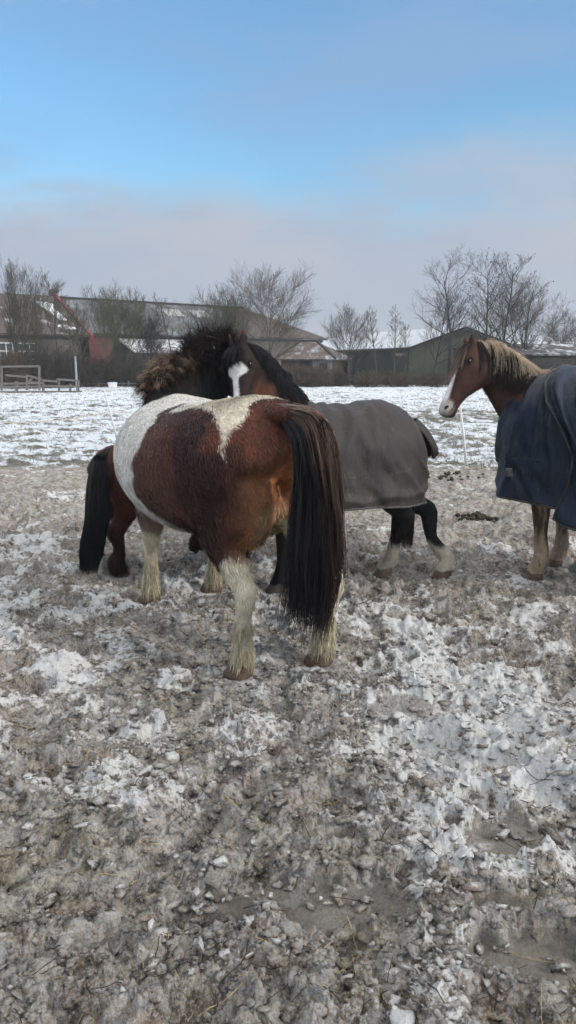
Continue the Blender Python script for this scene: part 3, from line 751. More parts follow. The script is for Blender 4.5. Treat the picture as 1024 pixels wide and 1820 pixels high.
def blanket_surface(h, rings, nv=90, sub=8, off=.0, fold=.012, seed=1, vr=(0, 1), wr=None):
    """rings: (x, ztop, w, zmid, zhem) in H units. returns grid (m,nv,3) metres"""
    H = h.H; C_ = np.array(rings, float)
    m = (len(C_)-1)*sub+1; S = crom(C_, np.linspace(0, len(C_)-1, m)); S[:, 0] *= h.lf
    v = np.linspace(vr[0], vr[1], nv); G = np.zeros((m, nv, 3))
    for i in range(m):
        x, zt, w, zm, zh = S[i]; w = max(w, .0)
        # arc: hem(left) .. zmid(left) .. over top .. right
        a = .33
        L_ = v < a; T_ = (v >= a) & (v <= 1-a); R_ = v > 1-a
        y = np.zeros(nv); z = np.zeros(nv)
        t = v[L_]/a; y[L_] = w*(1.0 + .035*(1-t)**1.5); z[L_] = zh+(zm-zh)*t
        th = math.pi*(v[T_]-a)/(1-2*a); y[T_] = w*np.sign(np.cos(th))*np.abs(np.cos(th))**.9; z[T_] = zm+(zt-zm)*np.sin(th)**.92
        t = (1-v[R_])/a; y[R_] = -w*(1.0 + .035*(1-t)**1.5); z[R_] = zh+(zm-zh)*t
        G[i, :, 0] = x; G[i, :, 1] = y*h.wf; G[i, :, 2] = z
    G *= H
    # smooth across the seams of the arc
    for _ in range(3): G[:, 1:-1] = .25*G[:, :-2]+.5*G[:, 1:-1]+.25*G[:, 2:]
    du = np.gradient(G, axis=0); dv = np.gradient(G, axis=1); N = np.cross(dv, du); N /= np.linalg.norm(N, axis=2, keepdims=True)+1e-9
    cen = np.array([G[..., 0].mean(), 0, .7*H]); flip = np.sum((G-cen)*N) < 0
    if flip: N = -N
    f = G.reshape(-1, 3); x, y, z = f[:, 0], f[:, 1], f[:, 2]
    vv = np.tile(v, m); low = np.abs(vv-.5)*2
    sgn = np.sign(y+1e-6)
    drape = fbm2(x*7+sgn*3+z*.8, z*1.1+sgn*5, 3, seed)-.5
    ridge = 1-np.abs(2*fbm2(x*5.5-z*4.0+sgn*2, z*1.4+x*.9, 3, seed+3)-1)
    fine = fbm3(f, 10, 3, seed+7)-.5
    disp = off + fold*(drape*3.2*low**1.2 + (ridge-.75)*3.0*(.35+.65*low)) + fine*.016
    if wr is not None: disp = disp + wr(f)
    f = f + N.reshape(-1, 3)*disp[:, None]
    return f.reshape(m, nv, 3)
def grid_obj(name, G, mat, parent, thick=.006):
    m, n, _ = G.shape; idx = np.arange(m*n).reshape(m, n)
    q = np.stack([idx[:-1, :-1], idx[:-1, 1:], idx[1:, 1:], idx[1:, :-1]], -1).reshape(-1, 4)
    o = mesh_np(name, G.reshape(-1, 3), [q], mat, parent)
    if thick:
        md = o.modifiers.new('s', 'SOLIDIFY'); md.thickness = thick; md.offset = 0
    return o
def lerp(a, b, t): return np.array(a, float)*(1-t)+np.array(b, float)*t
def mixc(c, d, w): return c*(1-w[:, None]) + np.array(d)*w[:, None]
def path(pts, K): return crom(np.array(pts, float), np.linspace(0, len(pts)-1, K))
BLACK = (.010, .009, .010); CREAM = (.70, .64, .53)
BAY = (.165, .052, .027)

# ---------------------------------------------------------------- pinto pony, seen from behind
def make_pinto():
    h = Horse('brown and white pinto pony with cream legs, rump and long black tail towards the viewer', (-.385, 3.955), 119, 1.31, 1.16, 1.16)
    H = h.H
    h.trunk(bend=.035, rings=[(-.525, .78, .05, .10, .05), (-.505, .80, .15, .18, .13), (-.45, .80, .205, .225, .22), (-.36, .80, .228, .25, .28), (-.24, .785, .230, .262, .29),
             (-.05, .75, .238, .290, .29), (.10, .74, .242, .298, .285), (.22, .745, .25, .28, .285), (.32, .745, .25, .255, .28), (.42, .745, .20, .205, .24), (.50, .72, .12, .13, .15), (.53, .71, .06, .06, .06)])
    hv = {}
    for nm, (px, py), kind, sd in (('lh', (428, 1196), 'hind', 1), ('rh', (567, 1178), 'hind', -1), ('lf', (266, 1070), 'front', 1), ('rf', (376, 1050), 'front', -1)):
        g = grd(px, py); q = h.w2l((g.x, g.y, 0)); hv[nm] = q; STAND.append((g.x, g.y, .12))
        h.leg(kind, sd, q, .80 if kind == 'hind' else .78, .98, topy=.15, hock_dx=-.105 if kind == 'hind' else None)
        h.hoof(q, 1.08, M_HOOF, {'lh': 1.0, 'lf': .3}.get(nm, .1))
    # buttock muscle
    h.parts.append(ellipsoid((-.43*1.16*H, .12*H, .69*H), (.12*H, .125*H, .20*H))); h.parts.append(ellipsoid((-.43*1.16*H, -.12*H, .69*H), (.12*H, .125*H, .20*H)))
    # dock of the tail, carried out to the right
    dk = [h.px(470, 735, 3.42), h.px(497, 737, 3.22), h.px(530, 742, 3.12), h.px(556, 765, 3.10)]
    h.parts.append(loft([(p, r, r, r, (0, 0, 1)) for p, r in zip(dk, (.05, .04, .03, .018))], 4, 10))
    npts = [h.w2l(h.O + h.f*.30*1.16*H + np.array([0, 0, .86*H])), h.px(303, 752, 4.62), h.px(316, 722, 4.80), h.px(352, 690, 4.93), h.px(390, 660, 5.0)]
    h.neck(npts, [(.16, .19, .28), (.13, .19, .27), (.11, .20, .26), (.10, .18, .24), (.09, .12, .13)], [h.w2l(h.O+np.array(v)) for v in ((0, -.1, 1), (-.5, -.2, 1), (-.75, -.2, .9), (-.4, 0, 1), (.1, .1, 1))])
    h.head(h.px(392, 640, 5.04), h.px(478, 730, 5.22), h.w2l(h.O+np.array((.75, .1, .55))), ears=(1, 1), ear_dir=None)
    nc = [h.px(*q) for q in ((280, 702, 4.75), (290, 668, 4.86), (312, 640, 4.93), (350, 618, 4.98), (398, 602, 5.0))]
    h.crest = nc
    def coat(p, n):
        c = np.tile(np.array(CREAM), (len(p), 1))
        return PINTO_COAT(h, p, n, c)
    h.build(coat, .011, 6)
    return h, hv
def PINTO_COAT(h, p, n, c):
    H = h.H; q = p + (np.stack([fbm3(p, 5, 4, 60+k) for k in range(3)], 1)-.5)*np.array([[.16, .10, .12]]) + (np.stack([fbm3(p*np.array([[1, 1, .5]]), 34, 2, 66+k) for k in range(3)], 1)-.5)*.035
    x, y, z = q[:, 0]/H, q[:, 1]/H, q[:, 2]/H
    XF = np.interp(z, [.45, .53, .58, .66, .73, .82, .89, .936, .966, .985, 1.03], [-.12, -.10, -.05, -.017, -.045, -.056, -.035, .015, .10, .15, .2])
    yL = np.interp(x, [-.60, -.584, -.554, -.484, -.388, -.263, -.15, -.05, .15], [.232, .226, .217, .209, .195, .18, .19, .2, .08])
    yR = np.interp(x, [-.60, -.584, -.567, -.542, -.527, -.51, -.485, -.46, -.30], [.232, .222, .204, .175, .145, .105, .05, -.05, -.25])
    front = sstep(.008, -.008, x-XF)
    V = sstep(-.006, .006, yL-y)*sstep(-.006, .006, y-yR)*(z > .845)
    brown = front*(1-V)
    # right side: simple patch reaching a bit further forward
    nz = fbm3(p, 4, 3, 33)
    bc = np.tile(np.array([.115, .036, .022]), (len(p), 1))
    bc = mixc(bc, (.042, .013, .011), sstep(.44, .58, nz + .30*sstep(.16, .0, np.abs(x+.42))-.05))
    bc = mixc(bc, (.135, .066, .045), sstep(-.34, -.12, x)*sstep(.1, .25, y)*.8)
    bc = mixc(bc, (.34, .145, .062), sstep(.93, .76, z)*sstep(-.46, -.54, x)*sstep(.24, .10, np.abs(y))*.85)
    bc = mixc(bc, (.40, .27, .15), sstep(.72, .60, z)*sstep(.15, .09, np.abs(y))*sstep(-.40, -.48, x)*.6)
    c = mixc(c, (.48, .44, .36), sstep(.5, .62, fbm3(p, 7, 3, 90))*.6)
    c = mixc(c, (.80, .79, .76), sstep(-.25, .05, x)*sstep(.4, .6, z)*.9)
    c = c*(1-brown[:, None]) + bc*brown[:, None]
    c = mixc(c, (.30, .27, .20), sstep(.95, 1.0, z)*sstep(-.50, -.40, x)*sstep(.1, -.1, x)*(1-brown)*sstep(.42, .6, fbm3(p, 10, 3, 91))*.7)
    # belly and legs
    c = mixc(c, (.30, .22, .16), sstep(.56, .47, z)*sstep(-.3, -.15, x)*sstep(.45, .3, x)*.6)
    fr = p[:, 0] > .12*H
    c = np.where(fr[:, None], mixc(c, (.17, .09, .055), sstep(.545, .50, z)*.75), c)
    c = np.where(fr[:, None], mixc(c, (.74, .66, .50), sstep(.41, .37, z)), c)
    left = p[:, 1] > 0; zt = np.where(left, np.clip(.47+(-.50-p[:, 0]/H)*2.4, .345, .50), .60)
    c = np.where(~fr[:, None], mixc(c, (.76, .68, .52), sstep(zt, zt-.025, z)), c)
    # frost-dirty fetlocks
    c = mixc(c, (.36, .28, .18), sstep(.12, .02, p[:, 2]/H)*.7*sstep(.3, .6, fbm3(p, 12, 3, 93)+.15)); c = mixc(c, (.52, .42, .24), sstep(.45, .62, fbm3(p*np.array([[1, 1, .3]]), 16, 3, 94))*sstep(.45, .3, p[:, 2]/H)*.7)
    blk = np.maximum(sstep(1.0, 1.03, z)*sstep(.30, .36, x), sstep(.46, .52, x)*sstep(.86, .95, z))
    c = mixc(c, (.009, .008, .009), blk)
    return c
h_pinto, pv = make_pinto()

# ---------------------------------------------------------------- bay pony in the grey blanket
def make_grey_blanket():
    h = Horse('dark bay pony with a white star wearing a grey-brown blanket, leaning over the pinto pony', (.27, 4.85), 197, 1.235, 1.0, 1.06)
    H = h.H; h.trunk(rings=[(-.485, .69, .05, .08, .05), (-.465, .70, .12, .12, .13), (-.42, .73, .165, .165, .20), (-.34, .76, .20, .195, .25), (-.22, .765, .215, .22, .28), (-.05, .745, .215, .235, .30), (.10, .725, .225, .24, .29), (.22, .735, .245, .25, .28), (.32, .75, .25, .24, .27), (.42, .745, .20, .20, .23), (.50, .72, .12, .13, .15), (.53, .71, .06, .06, .06)])
    hv = {}
    for nm, (px, py), kind, sd in (('lh', (682, 1022), 'hind', 1), ('rh', (786, 1026), 'hind', -1), ('lf', (492, 1050), 'front', 1), ('rf', (548, 1015), 'front', -1)):
        g = grd(px, py); q = h.w2l((g.x, g.y, 0)); hv[nm] = q; STAND.append((g.x, g.y, .11))
        h.leg(kind, sd, q, .92, .90, hock_dx=(-.06 if sd == 1 else .045) if kind == 'hind' else None, hipx=.07)
        h.hoof(q, 1.05, M_HOOFD if kind == 'front' else M_HOOF, 0)
    wth = h.w2l(h.O + h.f*.26*H + np.array([0, 0, .80*H]))
    h.neck([wth, h.px(512, 745, 4.78), h.px(478, 690, 4.84), h.px(450, 650, 4.86), h.px(434, 632, 4.85)], [(.13, .22, .24), (.10, .16, .19), (.082, .135, .14), (.075, .11, .11), (.07, .09, .09)],
           [h.w2l(h.O+np.array(v)) for v in ((.5, .2, 1), (.8, .3, .7), (.9, .4, .5), (.8, .5, .8), (.2, .3, 1))])
    h.head(h.px(432, 625, 4.83), h.px(424, 752, 4.62), h.w2l(h.O+np.array((-.62, -.78, .1))), 1.22, ears=(1, 1),
           ear_dir=[h.w2l(h.O+np.array((.05, .1, 1))), h.w2l(h.O+np.array((-.25, .2, 1)))])
    def coat(p, n):
        z = p[:, 2]/H; t, d, l = h.head_coords(p)
        c = np.tile(np.array([.075, .030, .019]), (len(p), 1)); nz = fbm3(p, 8, 3, 4)
        c = mixc(c, BLACK, sstep(.50, .42, z+(nz-.5)*.1))
        c = mixc(c, (.24, .20, .16), sstep(.74, .66, z+(nz-.5)*.16)*sstep(.50, .58, z)*(p[:, 0] > .1)*.4)
        inh = (t > -.15) & (t < 1.2) & (np.abs(l) < .3) & (np.abs(d) < .5)
        hc = np.tile(np.array([.022, .013, .012]), (len(p), 1))
        hc = mixc(hc, (.018, .013, .013), sstep(.04, .12, d+(nz-.5)*.1)*sstep(.6, .3, t))
        hc = mixc(hc, (.105, .042, .026), sstep(.32, .52, t)*sstep(-.06, -.20, d+(nz-.5)*.12)*sstep(.9, .7, t))
        hc = mixc(hc, (.05, .04, .038), sstep(.82, .9, t))
        w = .105*sstep(.20, .26, t)*sstep(.45, .33, t) + .030*sstep(.25, .3, t)*sstep(.72, .66, t)
        lo = l - (.02 - .0*t) + (nz-.5)*.03
        hc = mixc(hc, (.66, .64, .62), sstep(0.02, .005, np.abs(lo)-w)*(d > 0)*(w > .01))
        c = np.where(inh[:, None], hc, c)
        hind = p[:, 0] < 0
        c = mixc(c, (.52, .46, .36), hind*sstep(.20, .17, z+(nz-.5)*.10))
        return c
    h.build(coat, .011, 5)
    return h, hv
h_grey, gv = make_grey_blanket()

# ---------------------------------------------------------------- small chestnut pony behind
def make_small():
    h = Horse('small dark chestnut pony with a heavy black tail, standing half hidden behind the pinto pony', (-.86, 5.28), 22, .93, 1.04, 1.12)
    H = h.H; h.trunk(); hv = {}
    for nm, (px, py), kind, sd in (('lh', (180, 1006), 'hind', 1), ('rh', (216, 1022), 'hind', -1), ('rf', (388, 1000), 'front', -1), ('lf', (352, 985), 'front', 1)):
        g = grd(px, py); q = h.w2l((g.x, g.y, 0)); hv[nm] = q; STAND.append((g.x, g.y, .1))
        h.leg(kind, sd, q, 1.15 if kind == 'hind' else 1.0, 1.0, hock_dx=-.03 if kind == 'hind' else None); h.hoof(q, 1.15, M_HOOF, 0)
    wth = (.31*1.12*H, 0, .80*H)
    h.neck([wth, (.52*H, 0, .90*H), (.66*H, -.03*H, .98*H), (.78*H, -.06*H, 1.03*H)], [(.12, .17, .19), (.09, .13, .14), (.075, .10, .11), (.06, .08, .08)], [(-.3, 0, 1)]*4)
    h.head((.80*H, -.06*H, 1.04*H), (1.12*H, -.12*H, .72*H), (.6, 0, .7))
    def coat(p, n):
        z = p[:, 2]/H; nz = fbm3(p, 8, 3, 4)
        c = np.tile(np.array([.080, .026, .018]), (len(p), 1))
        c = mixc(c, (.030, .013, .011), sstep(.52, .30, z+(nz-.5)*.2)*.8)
        return c
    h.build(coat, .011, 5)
    return h, hv
h_small, sv = make_small()

# ---------------------------------------------------------------- bay with flaxen mane in the navy blanket
def make_navy():
    h = Horse('bay horse with flaxen mane and white blaze wearing a navy blue blanket', (2.20, 4.80), 139, 1.42, 1.08, 1.0)
    H = h.H; h.trunk(); hv = {}
    for nm, (px, py), kind, sd in (('lf', (950, 1028), 'front', 1), ('rf', (986, 1004), 'front', -1)):
        g = grd(px, py); q = h.w2l((g.x, g.y, 0)); hv[nm] = q; STAND.append((g.x, g.y, .11))
        h.leg(kind, sd, q, .86, .82); h.hoof(q, .85, M_HOOF, .5)
    for sd in (1, -1):
        q = np.array([-.40*H, sd*.15*H, 0]); h.leg('hind', sd, q, 1.0, 1.0); h.hoof(q, 1, M_HOOF, 0); g = h.O+h.f*q[0]+h.l*q[1]; STAND.append((g[0], g[1], .12))
    wth = h.w2l(h.O + h.f*.31*1.08*H + np.array([0, 0, .80*H]))
    h.neck([wth, h.px(940, 718, 5.16), h.px(903, 678, 5.20), h.px(872, 648, 5.2), h.px(852, 634, 5.18)], [(.13, .24, .28), (.105, .215, .22), (.085, .165, .175), (.078, .135, .135), (.072, .10, .11)],
           [h.w2l(h.O+np.array(v)) for v in ((.3, 0, 1), (.35, 0, 1), (.4, 0, 1), (.3, 0, 1), (.0, 0, 1))])
    h.head(h.px(846, 622, 5.17), h.px(787, 736, 5.05), h.w2l(h.O+np.array((-.9, -.05, .35))), 1.22, ears=(1, 1), ear_dir=[h.w2l(h.O+np.array((-.05, -.12, 1))), h.w2l(h.O+np.array((-.25, .2, 1)))], ear_len=.15)
    def coat(p, n):
        z = p[:, 2]/H; t, d, l = h.head_coords(p); nz = fbm3(p, 8, 3, 4)
        c = np.tile(np.array([.075, .040, .028]), (len(p), 1))
        c = mixc(c, (.042, .027, .022), sstep(.9, .75, z+(nz-.5)*.2)*(z > .5))
        leg = z < .5
        c = np.where(leg[:, None], mixc(np.tile(np.array([.085, .05, .034]), (len(p), 1)), (.42, .33, .23), sstep(.44, .62, fbm3(p*np.array([[1, 1, .22]]), 26, 3, 8)+.24*sstep(.34, .06, z)-.04)), c)
        inh = (t > -.12) & (t < 1.2) & (np.abs(l) < .3) & (np.abs(d) < .5)
        hc = np.tile(np.array([.062, .030, .023]), (len(p), 1))
        hc = mixc(hc, (.045, .021, .016), sstep(.40, .7, t+(nz-.5)*.35)*.9)
        hc = mixc(hc, (.035, .018, .015), sstep(.62, .40, nz+.1)*.5)
        hc = mixc(hc, (.70, .67, .63), sstep(.065, .045, np.abs(l)-.012-.03*t+(nz-.5)*.04)*(d > .02)*sstep(.14, .2, t)*(t < 1.2))
        hc = mixc(hc, (.50, .44, .40), sstep(.78, .88, t+d*.3+(nz-.5)*.1)*sstep(-.12, .0, d)*.8)
        mouth = sstep(.012, .004, np.abs(d+.045+.10*(1-t)))*sstep(.76, .80, t)*(t < .98)
        hc = mixc(hc, (.012, .008, .008), mouth)
        return np.where(inh[:, None], hc, c)
    h.build(coat, .011, 5)
    return h, hv
h_navy, nvv = make_navy()
def bundle(h, left, right, n, K=14, thick=.04, seed=1, wob=.02, ends=(.86, 1.02), depth_dir=None, bias=None):
    """strands between two guide paths (local metres)"""
    g = np.random.default_rng(seed); A = path(left, K); B = path(right, K); u = g.random(n)
    if bias is not None: u = bias(u)
    t = np.linspace(0, 1, K)
    P = A[None]*(1-u)[:, None, None] + B[None]*u[:, None, None]
    dd = np.array(h.w2l(h.O + np.array(depth_dir if depth_dir is not None else (0, 1, 0)))); dd[2] = 0
    v = g.uniform(-1, 1, n)*np.sqrt(np.clip(1-(2*u-1)**2, .05, 1))
    P = P + dd*(v*thick)[:, None, None]*(.35+np.minimum(1, t*2.2)*.65)[None, :, None]
    cl = np.floor(u*26)+np.floor((v+1)*4)*100
    ph = (cl*12.989) % 17
    nz = np.stack([fbm3(np.stack([ph[:, None]+t[None]*3.0, ph[:, None]*.7+t[None]*1.5+k*7, np.zeros((n, K))+k], -1).reshape(-1, 3), 1.0, 2, 20+k).reshape(n, K)-.5 for k in range(3)], -1)
    P = P + nz*wob*2.2*(t[None, :, None]**.8) + g.normal(0, wob*.16, (n, 1, 3))*t[None, :, None] + g.normal(0, .0025, (n, K, 3))*t[None, :, None]
    e = g.uniform(ends[0], ends[1], n)
    tt = t[None]*e[:, None]*(K-1); i0 = np.clip(np.floor(tt).astype(int), 0, K-2); f = (tt-i0)[..., None]
    r_ = np.arange(n)[:, None]; P = P[r_, i0]*(1-f)+P[r_, i0+1]*f
    return P, u, v, t
# ================= pinto
def dress_pinto(h):
    H = h.H
    P = lambda *a: h.px(*a)
    left = [P(478, 742, 3.34), P(504, 750, 3.18), P(524, 792, 3.10), P(528, 860, 3.08), P(524, 930, 3.10), P(516, 1010, 3.10), P(512, 1082, 3.12)]
    right = [P(476, 720, 3.36), P(522, 722, 3.16), P(566, 738, 3.04), P(588, 800, 3.0), P(598, 900, 3.03), P(597, 1010, 3.07), P(584, 1108, 3.12)]
    # core of the tail so nothing shows through, then loose strands
    Pn, u, v, t = bundle(h, left, right, 5200, 18, .05, 3, .075, (.72, 1.05))
    tt = t[None]*np.ones((len(u), 1)); uu = u[:, None]
    br = sstep(.42, .80, uu+.22*(1-tt)-.12*np.abs(v[:, None]))*sstep(.62+.35*uu, .30, tt)
    br = np.maximum(br, sstep(.16, .06, tt))
    g = np.random.default_rng(8); tone = np.exp(g.normal(0, .35, (len(u), 1, 1)))
    c = np.array([.011, .010, .012])*(1-br[..., None]) + np.array([.125, .078, .055])*br[..., None]*tone
    c = c + np.array([.035, .014, .009])*(sstep(.8, 1.0, uu)*sstep(.5, .9, tt))[..., None]
    far = g.random(len(u)) < .10                 # flyaway strands
    Pn[far] += (g.normal(0, .011, (int(far.sum()), 1, 3)))*np.linspace(0, 1, Pn.shape[1])[None, :, None]
    hair_locks('tail', Pn, np.full(len(u), .0021), c, h.root)
    # fur: short on the body, shaggy on belly and lower legs
    def ln(p):
        z = p[:, 2]/H; l = .026 + .020*sstep(.62, .50, z)*sstep(.40, .48, z) - .006*sstep(.42, .36, z)
        l = l + .016*sstep(.28, .16, z)*sstep(.03, .09, z) - .010*sstep(.07, .04, z)
        t_, d, l_ = h.head_coords(p); return np.where((t_ > -.1) & (t_ < 1.1) & (np.abs(l_) < .3), .012, l)
    h.fur(200000, ln, 1, .0019, .40, .75)
    # hanging hair at the back of fetlocks and belly fringe
    g = np.random.default_rng(12)
    V, N, Q = h.V, h.N, h.Q
    for nm, q in pv.items():
        k = np.where((np.hypot(V[:, 0]-q[0], V[:, 1]-q[1]) < .22) & (V[:, 2] < .30) & (V[:, 2] > .09))[0]
        k = g.choice(k, 900); R0 = V[k]
        d = N[k]*.35+np.array([[0, 0, -1]])
        G = np.zeros((len(k), 6, 3)); G[:, 0] = R0; d /= np.linalg.norm(d, axis=1, keepdims=True)
        L_ = g.uniform(.03, .085, len(k))
        for i in range(1, 6):
            G[:, i] = G[:, i-1]+d*(L_/5)[:, None]; d = d+np.array([[0, 0, -.25]])+g.normal(0, .10, d.shape); d /= np.linalg.norm(d, axis=1, keepdims=True)
        G[..., 2] = np.maximum(G[..., 2], .004+.004*g.random(G.shape[:2]))
        col = np.array([[.62, .54, .38]])*np.exp(g.normal(-.15, .3, (len(k), 1))); hair_locks('leg_feather', G, np.full(len(k), .0016), col, h.root)
    # mane: bristling tufts along the crest, pale brown tips on the left part
    cr = path(h.crest, 200)
    A = h.w2l(h.O+np.array((-.50, -.30, .95))); B = h.w2l(h.O+np.array((.05, -.1, 1.0))); rt = h.w2l(h.O+np.array((.9, -.35, .10)))
    def tufts(n, m, jit, L0, L1, tipp, hi, seed, spread):
        u = g.uniform(0, hi, n); base = cr[(u*199).astype(int)] + g.normal(0, jit, (n, 3))
        for i in range(n):
            loc, nn, _, dist = h.bvh.find_nearest(Vector(base[i])); base[i] = np.array(loc)-np.array(nn)*.004
        sw = g.normal(.35, .75, n); d = A[None]*(1-u)[:, None]+B[None]*u[:, None] + rt[None]*sw[:, None]*.8 + g.normal(0, .16, (n, 3))
        M = h.grow(base, d, g.uniform(L0, L1, n), 10, .26, .10, 9, seed, push=.004); M = h.scatter(M, m, spread, seed+1)
        tt = np.linspace(0, 1, 10)[None]*np.ones((len(M), 1)); on = np.repeat(g.random(n) < tipp, m)[:, None]*sstep(.66, .45, np.repeat(u, m))[:, None]
        tip = sstep(.30, .85, tt)*on*g.uniform(.4, 1, (len(M), 1)); tone = np.exp(g.normal(0, .35, (len(M), 1, 1)))
        c = np.array([.013, .011, .012])*(1-tip[..., None]) + np.array([.30, .20, .14])*tip[..., None]*tone
        return M, c
    M1, c1 = tufts(330, 16, .030, .07, .15, .0, 1.0, 5, .008)
    M2, c2 = tufts(260, 18, .034, .11, .20, .70, .62, 15, .011)
    hair_locks('mane', np.concatenate([M1, M2]), np.full(len(M1)+len(M2), .0015), np.concatenate([c1, c2]), h.root)
    # long locks falling over the near side of the neck
    n = 260; u = g.uniform(.05, 1.0, n); base = cr[(u*199).astype(int)] + g.normal(0, .02, (n, 3))
    for i in range(n):
        loc, nn, _, dist = h.bvh.find_nearest(Vector(base[i])); base[i] = np.array(loc)
    near = h.w2l(h.O+np.array((.35, -1.0, .25)))
    d = near[None] + g.normal(0, .3, (n, 3)); lf_ = (u < .3); d[lf_] += h.w2l(h.O+np.array((-1.1, -.2, .1)))
    M = h.grow(base, d, g.uniform(.16, .26, n), 12, .55, .10, 8, 6, push=.006); M = h.scatter(M, 22, .007, 7)
    tone = np.exp(g.normal(0, .3, (len(M), 1)))
    tt = np.linspace(0, 1, 12)[None, :, None]*np.ones((len(M), 1, 1)); bt = (g.random((len(M), 1, 1)) < .18)*sstep(.2, .7, tt)
    c = np.array([.013, .011, .012])*tone[..., None]*(1-bt) + np.array([.14, .085, .06])*bt
    hair_locks('mane_locks', M, np.full(len(M), .0014), c, h.root)
    # forelock: woolly mop round the poll
    n = 4200; cps = [h.px(345, 618, 4.95), h.px(370, 606, 4.92), h.px(396, 604, 4.92), h.px(408, 622, 4.92), h.px(368, 630, 4.90), h.px(395, 640, 4.90)]
    ci = g.integers(0, len(cps), n); base = np.array(cps)[ci] + g.normal(0, .028, (n, 3))
    d = (base-np.array(h.px(378, 640, 5.02))) ; d /= np.linalg.norm(d, axis=1, keepdims=True)
    nz = np.stack([fbm3(base, 26, 2, 90+k)-.5 for k in range(3)], 1)*2.6; d = d+nz+g.normal(0, .3, (n, 3))
    M = h.grow(base, d, g.uniform(.05, .12, n), 7, .05, .5, 18, 9, push=0)
    c = np.array([[.020, .015, .016]])*np.exp(g.normal(0, .5, (n, 1)))
    hair_locks('forelock', M, np.full(n, .0015), c, h.root)
    h.eye(1); h.eye(-1); h.nostril(1); h.nostril(-1)
dress_pinto(h_pinto)

